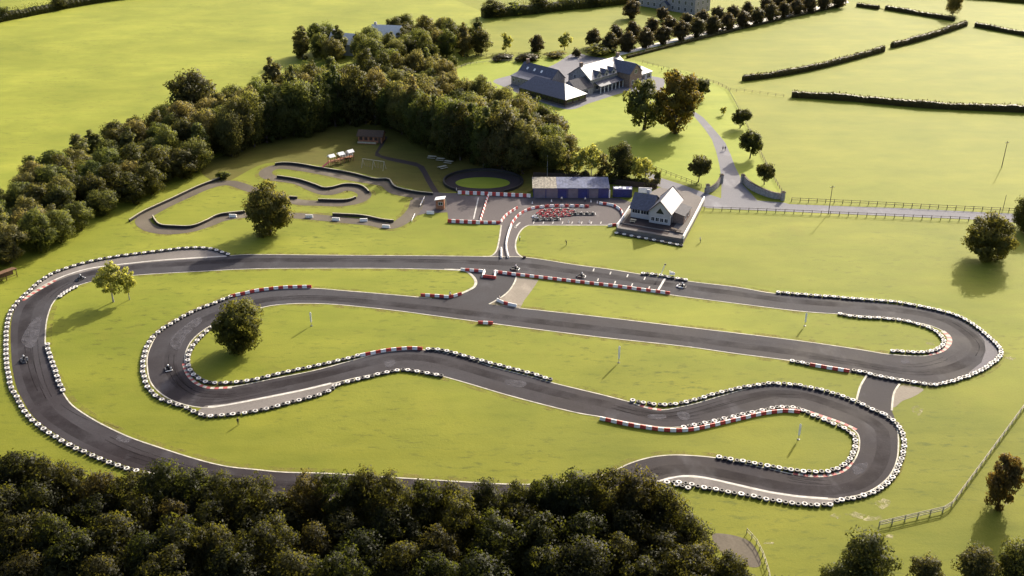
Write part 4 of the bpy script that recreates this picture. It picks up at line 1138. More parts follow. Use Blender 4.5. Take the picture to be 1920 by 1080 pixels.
# ------------------------------------------------------------------ buildings (local frame: x along the front, y into the depth)
def gable_block(root, x0, x1, y0, y1, eave, ridge, axis, wall, roof, z0=0.0, over=0.35, rname='roof', wname='wall', roofmats=None):
    mb = MB()
    if axis == 'x':
        ym = (y0 + y1) / 2
        vs = [(x0, y0, z0), (x1, y0, z0), (x1, y1, z0), (x0, y1, z0), (x0, y0, eave), (x1, y0, eave), (x1, y1, eave), (x0, y1, eave), (x0, ym, ridge), (x1, ym, ridge)]
        fs = [(0, 1, 5, 4), (2, 3, 7, 6), (1, 2, 6, 9, 5), (3, 0, 4, 8, 7), (3, 2, 1, 0), (4, 5, 9, 8), (8, 9, 6, 7)]
    else:
        xm = (x0 + x1) / 2
        vs = [(x0, y0, z0), (x1, y0, z0), (x1, y1, z0), (x0, y1, z0), (x0, y0, eave), (x1, y0, eave), (x1, y1, eave), (x0, y1, eave), (xm, y0, ridge), (xm, y1, ridge)]
        fs = [(0, 1, 5, 8, 4), (1, 2, 6, 5), (2, 3, 7, 9, 6), (3, 0, 4, 7), (3, 2, 1, 0), (4, 8, 9, 7), (8, 5, 6, 9)]
    mb.add(vs, fs)
    w = mb.build(wname, wall, root)
    t = 0.16
    half = ((y1 - y0) if axis == 'x' else (x1 - x0)) / 2
    k = (ridge - eave) / half
    L0, L1 = ((x0, x1) if axis == 'x' else (y0, y1))
    mid = ((y0 + y1) if axis == 'x' else (x0 + x1)) / 2
    ro = None
    mb = MB()
    for si, sgn in enumerate((-1, 1)):
        outer = mid + sgn * (half + over)
        ze = eave - over * k + 0.03
        zr = ridge + 0.03
        sec = [(mid, zr), (outer, ze), (outer, ze + t), (mid, zr + t)]
        vs = []
        for l in (L0 - over, L1 + over):
            for q, z in sec:
                vs.append((l, q, z) if axis == 'x' else (q, l, z))
        mb.add(vs, [(0, 1, 2, 3), (7, 6, 5, 4), (0, 4, 5, 1), (1, 5, 6, 2), (2, 6, 7, 3), (3, 7, 4, 0)], si)
    ro = mb.build(rname, roofmats or roof, root)
    return w, ro

def hip_block(root, x0, x1, y0, y1, eave, ridge, wall, roof, z0=0.0, over=0.4, r0=None, r1=None, wname='wall', endmat=None):
    MB().box(((x0 + x1) / 2, (y0 + y1) / 2, (z0 + eave) / 2), (x1 - x0, y1 - y0, eave - z0)).build(wname, wall, root)
    o = over
    ym = (y0 + y1) / 2; hd = (y1 - y0) / 2
    ra = x0 + hd if r0 is None else r0
    rb = x1 - hd if r1 is None else r1
    vs = [(x0 - o, y0 - o, eave + .02), (x1 + o, y0 - o, eave + .02), (x1 + o, y1 + o, eave + .02), (x0 - o, y1 + o, eave + .02),
          (x0 - o, y0 - o, eave + .2), (x1 + o, y0 - o, eave + .2), (x1 + o, y1 + o, eave + .2), (x0 - o, y1 + o, eave + .2), (ra, ym, ridge), (rb, ym, ridge)]
    fs = [(3, 2, 1, 0), (0, 1, 5, 4), (1, 2, 6, 5), (2, 3, 7, 6), (3, 0, 4, 7), (4, 5, 9, 8), (5, 6, 9), (6, 7, 8, 9), (7, 4, 8)]
    rb_ = MB().add(vs, fs)
    rb_.m[6] = 1 if endmat else 0
    return rb_.build('roof', [roof, endmat] if endmat else roof, root)

def window(root, c, face, w, h, pane='glass', bars=1, fm='frame'):
    """face: the outward direction '-y', '+x', '-x', '+y'"""
    rz = {'-y': 0, '+x': PI / 2, '+y': PI, '-x': -PI / 2}[face]
    f = MB()
    t = 0.09
    for sx in (-1, 1):
        f.box((sx * (w / 2 + t / 2), 0, 0), (t, 0.14, h + 2 * t))
    for sz in (-1, 1):
        f.box((0, 0, sz * (h / 2 + t / 2)), (w - 0.004, 0.13, t))
    for b in range(1, bars + 1):
        f.box((-w / 2 + w * b / (bars + 1), 0, 0), (0.06, 0.10, h - 0.004))
    o = f.build('window', M[fm], root)
    o.location = c; o.rotation_euler = (0, 0, rz)
    MB().box((0, 0.0, 0), (w, 0.08, h)).build('pane', M[pane], o)
    return o

def door(root, c, face, w, h, mat='darkwood'):
    rz = {'-y': 0, '+x': PI / 2, '+y': PI, '-x': -PI / 2}[face]
    o = MB().box((0, 0, h / 2), (w, 0.12, h)).build('door', M[mat], root)
    o.location = c; o.rotation_euler = (0, 0, rz)
    MB().box((w * 0.36, -0.09, h * 0.48), (0.05, 0.06, 0.14)).build('handle', M['metal'], o)
    return o

# ---- clubhouse on its raised terrace
TZ = 1.5
tp = [g(x, y, TZ) for x, y in ((1156, 427), (1281.5, 448), (1321, 373), (1290, 358), (1236, 352), (1196, 372))]
vs = [(p.x, p.y, TZ) for p in tp] + [(p.x, p.y, -0.1) for p in tp]
m = len(tp)
structure(MB().add(vs, [tuple(range(m)), tuple(range(2 * m - 1, m - 1, -1))] + [(i, i + m, (i + 1) % m + m, (i + 1) % m) for i in range(m)]).build('terrace', M['concrete']))
inn = [g(x, y, TZ) for x, y in ((1164, 425), (1252, 440), (1272, 414), (1262, 400), (1190, 388))]
sheet('yard', [tuple(p) for p in inn], TZ + 0.012, M['path'], world=True)
def wall_line(px, z0, h, th, mat, name, label, smooth=False, coping=None, cat='wall'):
    P = [g(x, y, z0) for x, y in px]
    for p in P: p.z = 0
    ln = catmull(P) if smooth else P
    mb = MB(); cp = MB()
    sides = [[], []]
    n = len(ln)
    for i, p in enumerate(ln):
        d = (ln[min(n - 1, i + 1)] - ln[max(0, i - 1)]).normalized(); nn = Vector((-d.y, d.x, 0))
        sides[0].append(p + nn * th / 2); sides[1].append(p - nn * th / 2)
    vs = []; hh = h if callable(h) else (lambda t: h)
    for i in range(n):
        t = i / max(1, n - 1)
        for s_ in (0, 1):
            q = sides[s_][i]; vs += [(q.x, q.y, z0), (q.x, q.y, z0 + hh(t))]
    fs = []
    for i in range(n - 1):
        o = 4 * i
        fs += [(o, o + 4, o + 5, o + 1), (o + 2, o + 3, o + 7, o + 6), (o + 1, o + 5, o + 7, o + 3), (o, o + 2, o + 6, o + 4)]
    fs += [(0, 1, 3, 2), (4 * n - 4, 4 * n - 2, 4 * n - 1, 4 * n - 3)]
    o = mb.add(vs, fs).build(name, M[mat])
    tag(o, label, cat)
    if coping:
        vs = []
        for i in range(n):
            t = i / max(1, n - 1)
            for s_ in (0, 1):
                q = ln[i] + (sides[s_][i] - ln[i]) * 1.35
                vs += [(q.x, q.y, z0 + hh(t) + 0.003), (q.x, q.y, z0 + hh(t) + 0.13)]
        cp.add(vs, fs).build('coping', M[coping], o)
    return o
wall_line([(1281, 448), (1300, 413), (1320, 374)], TZ, 1.0, 0.35, 'white', 'garden_wall', 'low white wall along the right side of the clubhouse yard')
wall_line([(1157, 426), (1170, 408), (1182, 390)], TZ, 1.0, 0.25, 'white', 'garden_wall', 'low white wall along the left side of the clubhouse yard')
tag(wall_line([(1157, 427), (1281, 448)], 0.0, TZ + 0.25, 0.3, 'concrete', 'parapet', 'pale pinkish parapet along the front of the clubhouse terrace'), cat='parapet wall')

cb = g(1237, 420, TZ)
club = empty('clubhouse', (cb.x, cb.y, TZ), R(-24), 'white rendered clubhouse with a front gable and dark blue slate roofs on its terrace', 'building')
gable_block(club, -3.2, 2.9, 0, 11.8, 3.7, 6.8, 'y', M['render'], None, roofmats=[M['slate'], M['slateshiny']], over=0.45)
gable_block(club, -9.2, -3.203, 1.6, 10.2, 2.9, 5.9, 'x', M['render'], M['slate'], over=0.4)
# right extension with a lean-to roof
MB().add([(2.903, 2.5, 0), (6.2, 2.5, 0), (6.2, 9.5, 0), (2.903, 9.5, 0), (2.903, 2.5, 3.3), (6.2, 2.5, 2.5), (6.2, 9.5, 2.5), (2.903, 9.5, 3.3)], [(3, 2, 1, 0), (4, 5, 6, 7), (0, 1, 5, 4), (1, 2, 6, 5), (2, 3, 7, 6), (3, 0, 4, 7)]).build('wall', M['brownstone'], club)
MB().add([(2.903, 2.2, 3.34), (6.5, 2.2, 2.45), (6.5, 9.8, 2.45), (2.903, 9.8, 3.34), (2.903, 2.2, 3.48), (6.5, 2.2, 2.59), (6.5, 9.8, 2.59), (2.903, 9.8, 3.48)], [(3, 2, 1, 0), (4, 5, 6, 7), (0, 1, 5, 4), (1, 2, 6, 5), (2, 3, 7, 6), (3, 0, 4, 7)]).build('roof', M['slatematt'], club)
# barge boards on the front and back gables
bb = MB()
for y in (-0.52, 12.32):
    for sgn in (-1, 1):
        a = Vector((-0.15 + sgn * 3.55, y, 3.3)); b = Vector((-0.15, y, 7.02))
        bb.tube([a, b], 0.12, 4)
bb.build('barge_board', M['darkwood'], club)
# triangular gable window and the row below
tw = MB().add([(-1.35, -0.06, 3.1), (1.05, -0.06, 3.1), (-0.15, -0.06, 4.8), (-1.35, 0.04, 3.1), (1.05, 0.04, 3.1), (-0.15, 0.04, 4.8)], [(0, 1, 2), (5, 4, 3), (0, 3, 4, 1), (1, 4, 5, 2), (2, 5, 3, 0)])
o = tw.build('window', M['glass'], club)
for k in range(4):
    window(club, (-2.1 + k * 1.3, 0, 1.25), '-y', 0.9, 1.1)
for k in range(2):
    window(club, (-7.6 + k * 2.6, 1.6, 2.0), '-y', 2.3, 1.0, bars=2)
window(club, (6.2, 4.5, 1.4), '+x', 1.0, 1.0); window(club, (6.2, 7.5, 1.4), '+x', 1.0, 1.0)
door(club, (2.9, 1.3, 0.02), '+x', 1.0, 2.1)
MB().box((-6.2, 8.2, 5.6), (0.9, 0.6, 1.8)).build('chimney', M['render'], club)
# outdoor tables on the yard
for (x, y), lab in (((1271, 436), 'dark outdoor table on the front right corner of the clubhouse yard'), ((1263, 433), 'dark outdoor table beside the front gable of the clubhouse'), ((1187, 416), 'pale bench on the shaded yard left of the clubhouse gable')):
    p = g(x, y, TZ)
    t = empty('outdoor_table', (p.x, p.y, TZ), R(-24), lab, 'table')
    mt = M['darkwood'] if 'dark' in lab else M['oldwood']
    MB().box((0, 0, 0.74), (1.6, 0.75, 0.07)).build('table_top', mt, t)
    for s in (-1, 1):
        MB().box((0, s * 0.75, 0.44), (1.6, 0.28, 0.06)).build('bench', mt, t)
        MB().tube([(s * 0.6, -0.8, 0), (s * 0.6, 0, 0.7), (s * 0.6, 0.8, 0)], 0.05, 5).build('leg', mt, t)

# ---- blue shed (kart garage)
p0 = g(1000, 372)
shed = empty('kart_garage', (p0.x, p0.y, 0.03), 0, 'long blue shed with grey panels and a flat weathered roof behind the parked karts', 'building')
W_ = 141 / scale_at(p0)[0]
MB().add([(0, 0.4, 0), (W_, 0.4, 0), (W_, 7, 0), (0, 7, 0), (0, 0.4, 3.2), (W_, 0.4, 3.2), (W_, 7, 3.9), (0, 7, 3.9)], [(3, 2, 1, 0), (4, 5, 6, 7), (0, 1, 5, 4), (1, 2, 6, 5), (2, 3, 7, 6), (3, 0, 4, 7)]).build('wall', M['bluemetal'], shed)
def slab(x0, x1, mat, nm='roof'):
    z = lambda y: 3.25 + (y - 0.4) * 0.7 / 6.6
    mb = MB()
    for k in range(int((x1 - x0) / 0.9)):
        a = x0 + (x1 - x0) * k / int((x1 - x0) / 0.9); b = x0 + (x1 - x0) * (k + 1) / int((x1 - x0) / 0.9) - 0.03
        h = 0.12 + 0.02 * (k % 2)
        mb.add([(a, -0.1, z(-0.1)), (b, -0.1, z(-0.1)), (b, 7.4, z(7.4)), (a, 7.4, z(7.4)), (a, -0.1, z(-0.1) + h), (b, -0.1, z(-0.1) + h), (b, 7.4, z(7.4) + h), (a, 7.4, z(7.4) + h)], [(3, 2, 1, 0), (4, 5, 6, 7), (0, 1, 5, 4), (1, 2, 6, 5), (2, 3, 7, 6), (3, 0, 4, 7)])
    mb.build(nm, M[mat], shed)
slab(-0.3, W_ * 0.31, 'roofold'); slab(W_ * 0.31, W_ + 0.3, 'roofsheet')
for xa, xb, mt in ((1001, 1022, 'greypanel'), (1024, 1045, 'greypanel'), (1047, 1063, 'bluemetal'), (1065, 1083, 'greypanel'), (1085, 1102, 'bluemetal'), (1104, 1121, 'greypanel'), (1124, 1141, 'bluemetal')):
    a = (xa - 1000) / 141 * W_; b = (xb - 1000) / 141 * W_
    o = MB().box(((a + b) / 2, 0.34, 1.45), (b - a - 0.1, 0.1, 2.9)).build('shutter_door', M[mt], shed)
    MB().box((b - 0.05 + 0.08, 0.32, 1.5), (0.14, 0.14, 3.0)).build('door_post', M['greypanel'], shed)
# blue container at its right end
p0 = g(1149, 371)
ct = empty('shipping_container', (p0.x, p0.y, 0.03), R(-3), 'dark blue container with white patches on top, between the shed and the clubhouse', 'container')
mb = MB().box((2.9, 1.5, 1.4), (5.8, 2.4, 2.6))
for k in range(14):
    mb.box((0.25 + k * 0.41, 0.28, 1.4), (0.16, 0.06, 2.4))
mb.build('body', M['bluemetal'], ct)
for c, d in (((0.9, 1.5, 2.73), (1.5, 1.3, 0.05)), ((2.2, 1.9, 2.73), (0.7, 1.0, 0.05)), ((3.4, 1.4, 2.73), (0.9, 1.6, 0.05)), ((5.2, 1.0, 2.73), (0.7, 0.8, 0.05))):
    MB().box(c, d).build('roof_patch', M['white'], ct)
for s in (0.35, 5.45):
    MB().box((s, 0.27, 1.4), (0.10, 0.10, 2.62)).build('corner_post', M['darkmetal'], ct)
p0 = g(1142, 371)
o = MB().box((0, 0, 1.25), (0.5, 0.3, 2.4)).box((0, -0.02, 2.5), (0.36, 0.26, 0.12)).build('notice_board', M['white'])
o.location = (p0.x, p0.y, 0.03); tag(o, 'narrow upright white board at the right end of the blue shed', 'sign')
p0 = g(1209, 366, 1.0)
s_ = empty('sign_board', (p0.x, p0.y, 0), R(-8), 'wide white sign board on the dark fence behind the clubhouse', 'sign')
MB().box((0, 0, 2.6), (4.0, 0.12, 1.7)).build('panel', M['white'], s_)
for x in (-1.6, 1.6):
    MB().box((x, 0.12, 1.7), (0.12, 0.12, 3.4)).build('post', M['darkwood'], s_)

# ---- the long house
c0 = g(1060, 201)
lh = empty('long_house', (c0.x, c0.y, 0.03), R(-45), 'long low stone house with slate roofs, hipped glazed front wing and three dormers', 'building')
# hipped front wing with dark glazed walls on a pale plinth
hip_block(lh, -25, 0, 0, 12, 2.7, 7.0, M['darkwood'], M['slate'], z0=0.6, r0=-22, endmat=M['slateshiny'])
MB().box((-12.5, 6, 0.3), (25.4, 12.4, 0.6)).build('plinth', M['concrete'], lh)
for k in range(8):
    window(lh, (-23.2 + k * 3.0, 0, 1.65), '-y', 2.5, 1.7, fm='darkwood')
for k in range(3):
    window(lh, (0, 2.3 + k * 3.7, 1.65), '+x', 3.0, 1.7, fm='darkwood')
# left wing
gable_block(lh, -38.5, -20, 12.6, 21.5, 3.6, 7.6, 'x', M['stone'], M['slate'], over=0.4)
MB().box((-29, 12.4, 1.7), (18, 8, 3.4)).build('wall', M['stone'], lh)
for x in (-36.5, -33.5, -30.0):
    window(lh, (x, 8.4, 2.0), '-y', 1.0, 1.3)
MB().add([(-38.2, 8.1, 3.45), (-19.9, 8.1, 3.45), (-19.9, 13.5, 4.6), (-38.2, 13.5, 4.6), (-38.2, 8.1, 3.6), (-19.9, 8.1, 3.6), (-19.9, 13.5, 4.75), (-38.2, 13.5, 4.75)], [(3, 2, 1, 0), (4, 5, 6, 7), (0, 1, 5, 4), (1, 2, 6, 5), (2, 3, 7, 6), (3, 0, 4, 7)]).build('roof', M['slate'], lh)
k_ = 4.0 / 4.45
for x in (-35.0, -31.0, -27.0):
    o = MB().box((0, 0, 0), (0.9, 1.2, 0.10)).build('skylight', M['white'], lh)
    o.location = (x, 15.0, 3.6 + 2.4 * k_ + 0.25); o.rotation_euler = (math.atan(k_), 0, 0)
# link block
gable_block(lh, -13.5, -4.5, 12.05, 21.4, 3.0, 6.2, 'y', M['stone'], M['slatematt'], over=0.3)
window(lh, (-4.5, 16.5, 1.6), '+x', 3.4, 1.7, bars=2)
# main two storey house, ridge running away, glaring slope to the right
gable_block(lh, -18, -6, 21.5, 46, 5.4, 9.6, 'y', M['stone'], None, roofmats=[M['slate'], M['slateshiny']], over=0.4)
for x in (-14.5, -10.5):
    window(lh, (x, 21.5, 5.2), '-y', 1.0, 1.5)
for y in (26.5, 31.0, 35.5):
    gable_block(lh, -9.2, -5.9, y - 1.3, y + 1.3, 6.5, 7.8, 'x', M['stone'], M['slate'], z0=5.0, over=0.25, rname='dormer_roof', wname='dormer')
    window(lh, (-5.9, y, 5.9), '+x', 1.1, 1.0)
# porch
MB().add([(-6.0, 23.5, 3.75), (-2.2, 23.5, 2.75), (-2.2, 38, 2.75), (-6.0, 38, 3.75), (-6.0, 23.5, 3.92), (-2.2, 23.5, 2.92), (-2.2, 38, 2.92), (-6.0, 38, 3.92)], [(3, 2, 1, 0), (4, 5, 6, 7), (0, 1, 5, 4), (1, 2, 6, 5), (2, 3, 7, 6), (3, 0, 4, 7)]).build('porch_roof', M['slate'], lh)
for k in range(7):
    MB().box((-2.5, 23.8 + k * 2.33, 1.37), (0.22, 0.22, 2.7)).build('porch_post', M['white'], lh)
for y in (25.5, 30.5, 35.5):
    window(lh, (-6.0, y, 1.6), '+x', 2.0, 1.7)
door(lh, (-6.0, 28.0, 0.02), '+x', 1.1, 2.2)
# right cross gable and brown walls
gable_block(lh, -12, 0.6, 38.2, 45.9, 5.8, 9.2, 'x', M['brownstone'], M['slate'], over=0.35)
window(lh, (0.6, 42, 6.2), '+x', 1.4, 1.5)
for y in (40.2, 43.8):
    window(lh, (0.6, y, 2.0), '+x', 1.3, 1.6)
# garden room with pale roof
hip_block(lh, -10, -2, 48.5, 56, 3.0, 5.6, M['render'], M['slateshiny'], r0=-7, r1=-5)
for y in (50.3, 54.0):
    window(lh, (-2, y, 1.6), '+x', 2.2, 1.7)
window(lh, (-6, 48.5, 1.6), '-y', 3.0, 1.7)
for x, y, z in ((-12, 22.3, 10.4), (-12, 45.2, 10.4), (-36.8, 17.05, 8.4)):
    MB().box((x, y, z - 0.6), (0.9, 1.3, 2.4)).box((x, y, z + 0.7), (1.06, 1.46, 0.18)).build('chimney', M['brownstone'], lh)

# ---- the manor at the top edge
c0 = g(1302, 28)
mh = empty('manor_house', (c0.x, c0.y, 0), R(-42), 'large grey stone manor cut by the top edge behind the avenue', 'building')
hip_block(mh, -36, 0, 0, 15, 9.5, 14.0, M['stone'], M['slate'], over=0.5)
for fl in (2.0, 5.4, 8.0):
    for k in range(9):
        if fl < 3 and k == 4: continue
        window(mh, (-34 + k * 4.0, 0, fl), '-y', 1.2, 1.9 if fl < 7 else 1.3)
    for k in range(3):
        window(mh, (0, 2.8 + k * 4.7, fl), '+x', 1.2, 1.9 if fl < 7 else 1.3)
gable_block(mh, -20.0, -16.0, -2.4, -0.003, 3.4, 5.0, 'y', M['stone'], M['slate'], over=0.3, wname='porch', rname='porch_roof')
door(mh, (-18, -2.4, 0.02), '-y', 1.4, 2.5)
for x in (-30, -18, -6):
    MB().box((x, 7.5, 14.2), (1.8, 1.0, 2.6)).build('chimney', M['stone'], mh)

# ---- two houses half hidden in the copse
for (x, y), rz, lab in (((650, 100), -20, 'house with a pale grey roof half hidden in the copse, left one'), ((727, 84), -12, 'white house with a light grey roof half hidden in the copse, right one')):
    c0 = g(x, y)
    hh = empty('cottage', (c0.x, c0.y, 0), R(rz), lab, 'building')
    gable_block(hh, -7, 7, -3.8, 3.8, 5.2, 9.2, 'x', M['render'], M['palesheet'] , over=0.35)
    for k in range(4):
        window(hh, (-5 + k * 3.2, -3.8, 1.8), '-y', 1.1, 1.2)
        window(hh, (-5 + k * 3.2, -3.8, 4.2), '-y', 1.1, 1.1)
    door(hh, (6.1, -3.8, 0.02), '-y', 0.9, 2.1)
    MB().box((-5.5, 0, 9.6), (1.2, 0.8, 1.8)).build('chimney', M['render'], hh)

# ---- curved gate walls and pillars
wall_line([(1321, 362), (1333, 360), (1344, 353), (1351, 341)], 0.0, lambda t: 1.5 + 0.9 * t, 0.4, 'stone', 'gate_wall', 'short curved stone wall left of the drive entrance', True, 'darkwood')
wall_line([(1392, 341), (1404, 353), (1425, 364), (1450, 372), (1468, 373)], 0.0, lambda t: 2.6 - 0.9 * t, 0.45, 'stone', 'gate_wall', 'long curved stone wall right of the drive entrance', True, 'darkwood')
for x, y, lab in ((1352, 343, 'stone gate pillar left of the drive'), (1391.5, 343, 'stone gate pillar right of the drive'), (1326, 362, 'stone end pillar of the short curved wall'), (1467, 376, 'stone end pillar of the long curved wall')):
    p = g(x, y)
    gp = empty('gate_pillar', (p.x, p.y, 0), R(10), lab, 'pillar', 'gate pillars')
    MB().box((0, 0, 1.35), (0.95, 0.95, 2.7)).build('shaft', M['stone'], gp)
    MB().box((0, 0, 2.79), (1.2, 1.2, 0.17)).box((0, 0, 2.98), (0.8, 0.8, 0.2), 0, 0, 0.4).build('cap', M['darkwood'], gp)

# ---- playground
p = g(694, 268)
cab = empty('timber_cabin', (p.x, p.y, 0), R(-8), 'reddish timber cabin with open front at the edge of the dark wood', 'cabin')
gable_block(cab, -4.2, 4.2, 0, 4.6, 2.5, 3.8, 'x', M['timber'], M['darkwood'], over=0.5)
MB().box((-0.8, -0.75, 0.22), (6.6, 1.4, 0.4)).build('deck', M['timber'], cab)
MB().box((-0.8, -1.5, 0.55), (6.6, 0.14, 0.5)).build('balustrade', M['oldwood'], cab)
for k in range(4):
    window(cab, (-3.2 + k * 1.8, 0, 1.5), '-y', 1.1, 1.1, fm='timber')
door(cab, (3.4, 0, 0.02), '-y', 0.9, 2.0)
p = g(640, 305)
pf = empty('climbing_frame', (p.x, p.y, 0), R(40), 'timber climbing frame with three cream canopies in the shade of the wood', 'climbing frame')
for i, x in enumerate((-3.6, 0, 3.6)):
    hgt = 3.0
    for sx in (-0.8, 0.8):
        for sy in (-0.8, 0.8):
            MB().box((x + sx, sy, hgt / 2), (0.14, 0.14, hgt)).build('post', M['timber'], pf)
    MB().box((x, 0, 1.35), (1.9, 1.9, 0.12)).build('platform', M['timber'], pf)
    ca = MB().add([(x - 1.1, -1.1, hgt), (x + 1.1, -1.1, hgt), (x + 1.1, 1.1, hgt), (x - 1.1, 1.1, hgt), (x - 1.1, 0, hgt + 0.75), (x + 1.1, 0, hgt + 0.75)], [(0, 1, 5, 4), (3, 4, 5, 2), (0, 4, 3), (1, 2, 5), (3, 2, 1, 0)])
    ca.build('canopy', M['white'], pf)
for x in (-1.8, 1.8):
    MB().box((x, 0, 1.38), (1.7, 0.9, 0.08)).build('bridge', M['timber'], pf)
MB().add([(-4.6, -0.4, 1.4), (-4.6, 0.4, 1.4), (-7.2, 0.4, 0.2), (-7.2, -0.4, 0.2), (-4.6, -0.4, 1.32), (-4.6, 0.4, 1.32), (-7.2, 0.4, 0.12), (-7.2, -0.4, 0.12)], [(0, 1, 2, 3), (7, 6, 5, 4), (0, 4, 5, 1), (1, 5, 6, 2), (2, 6, 7, 3), (3, 7, 4, 0)]).build('slide', M['kartred'], pf)
p = g(649, 294)
tr = empty('trampoline', (p.x, p.y, 0), 0, 'round trampoline beside the climbing frame', 'trampoline')
MB().lathe([(0.001, 0.72), (2.1, 0.74), (2.1, 0.70), (0.001, 0.68)], n=24).build('mat', M['tarp'], tr)
MB().lathe([(2.1, 0.66), (2.45, 0.66), (2.45, 0.80), (2.1, 0.80)], n=24, closed=True).build('rim', M['oldwood'], tr)
for k in range(6):
    a = k * PI / 3
    MB().tube([(2.3 * math.cos(a), 2.3 * math.sin(a), 0), (2.3 * math.cos(a), 2.3 * math.sin(a), 0.67)], 0.05, 6).build('leg', M['metal'], tr)
p = g(632, 303)
pt = empty('picnic_bench', (p.x, p.y, 0), R(20), 'reddish timber bench with table left below the climbing frame', 'bench')
MB().box((0, 0, 0.74), (2.0, 0.8, 0.08)).build('table_top', M['timber'], pt)
for s in (-1, 1):
    MB().box((0, s * 0.8, 0.44), (2.0, 0.3, 0.07)).build('seat', M['timber'], pt)
    MB().tube([(s * 0.7, -0.85, 0), (s * 0.7, -0.25, 0.72), (s * 0.7, 0.25, 0.72), (s * 0.7, 0.85, 0)], 0.06, 5).build('leg', M['timber'], pt)
a, b = g(680, 313), g(722, 319)
mid = (a + b) / 2
sw = empty('swing_frame', (mid.x, mid.y, 0), math.atan2((b - a).y, (b - a).x), 'pale timber swing frame with three leg pairs behind the children\'s circuit', 'swing')
Lw = (b - a).length
MB().tube([(-Lw / 2, 0, 2.9), (Lw / 2, 0, 2.9)], 0.12, 8).build('beam', M['oldwood'], sw)
for x in (-Lw / 2 + 0.2, 0, Lw / 2 - 0.2):
    for s in (-1, 1):
        MB().tube([(x, s * 1.1, 0), (x, 0, 2.85)], 0.09, 7).build('leg', M['oldwood'], sw)
for x in (-Lw / 4 - .5, -Lw / 4 + .6, Lw / 4 - .5, Lw / 4 + .6):
    o = MB().box((x, 0, 0.5), (0.5, 0.22, 0.05)).build('swing_seat', M['darkmetal'], sw)
    for s in (-0.22, 0.22):
        MB().tube([(x + s, 0, 0.52), (x + s, 0, 2.85)], 0.015, 4).build('chain', M['metal'], o)
tproto = None
for (x, y), rz, lab in (((810, 297), -12, 'pale picnic table leftmost of the group beside the footpath'), ((826, 301), -15, 'pale picnic table in the middle of the group beside the footpath'), ((841, 306), -18, 'pale picnic table rightmost of the group beside the footpath'), ((830, 316), 35, 'slanting pale picnic table nearest the camera below its group')):
    p = g(x, y)
    if tproto is None:
        t = tproto = empty('picnic_table', (0, 0, 0))
        MB().box((0, 0, 0.75), (2.4, 0.85, 0.07)).build('table_top', M['oldwood'], t)
        for s in (-1, 1):
            MB().box((0, s * 0.85, 0.45), (2.4, 0.32, 0.07)).build('seat', M['oldwood'], t)
            MB().tube([(s * 0.8, -0.9, 0), (s * 0.8, -0.25, 0.72), (s * 0.8, 0.25, 0.72), (s * 0.8, 0.9, 0)], 0.06, 5).build('leg', M['darkwood'], t)
    else:
        t = copy_tree(tproto)
    t.location = (p.x, p.y, 0); t.rotation_euler = (0, 0, R(rz)); t.scale = (1.15, 1.15, 1.05)
    tag(t, lab, 'picnic table', 'picnic tables beside the footpath')
p = g(826, 391)
ks = empty('kiosk', (p.x, p.y, 0.03), R(-6), 'small brown timber kiosk with a slanted white roof beside the pit apron', 'kiosk')
MB().add([(-1.2, -0.9, 0), (1.2, -0.9, 0), (1.2, 0.9, 0), (-1.2, 0.9, 0), (-1.2, -0.9, 3.0), (1.2, -0.9, 3.4), (1.2, 0.9, 3.4), (-1.2, 0.9, 3.0)], [(3, 2, 1, 0), (4, 5, 6, 7), (0, 1, 5, 4), (1, 2, 6, 5), (2, 3, 7, 6), (3, 0, 4, 7)]).build('wall', M['timber'], ks)
MB().add([(-1.5, -1.2, 2.98), (1.5, -1.2, 3.48), (1.5, 1.2, 3.48), (-1.5, 1.2, 2.98), (-1.5, -1.2, 3.1), (1.5, -1.2, 3.6), (1.5, 1.2, 3.6), (-1.5, 1.2, 3.1)], [(3, 2, 1, 0), (4, 5, 6, 7), (0, 1, 5, 4), (1, 2, 6, 5), (2, 3, 7, 6), (3, 0, 4, 7)]).build('roof', M['white'], ks)
window(ks, (0.2, -0.9, 1.9), '-y', 1.2, 0.9)
door(ks, (1.2, 0.1, 0.02), '+x', 0.8, 2.0, 'timber')
MB().box((1.75, -0.7, 1.6), (0.14, 0.14, 3.2)).build('post', M['oldwood'], ks)
# timber shelter at the left edge
p = g(4, 530)
sh = empty('timber_shelter', (p.x, p.y, 0), R(52), 'low brown timber shelter cut by the left edge below the wood', 'shelter')
MB().add([(-4.5, 0, 2.2), (4.5, 0, 2.2), (4.5, 2.6, 1.8), (-4.5, 2.6, 1.8), (-4.5, 0, 2.34), (4.5, 0, 2.34), (4.5, 2.6, 1.94), (-4.5, 2.6, 1.94)], [(3, 2, 1, 0), (4, 5, 6, 7), (0, 1, 5, 4), (1, 2, 6, 5), (2, 3, 7, 6), (3, 0, 4, 7)]).build('roof', M['browntimber'], sh)
MB().box((0, 2.4, 0.95), (8.6, 0.12, 1.7)).build('back_wall', M['browntimber'], sh)
MB().box((0, 0.25, 0.65), (8.4, 0.1, 0.12)).build('rail', M['browntimber'], sh)
for x in (-4.2, -1.4, 1.4, 4.2):
    MB().box((x, 0.25, 1.08), (0.16, 0.16, 2.16)).build('post', M['browntimber'], sh)
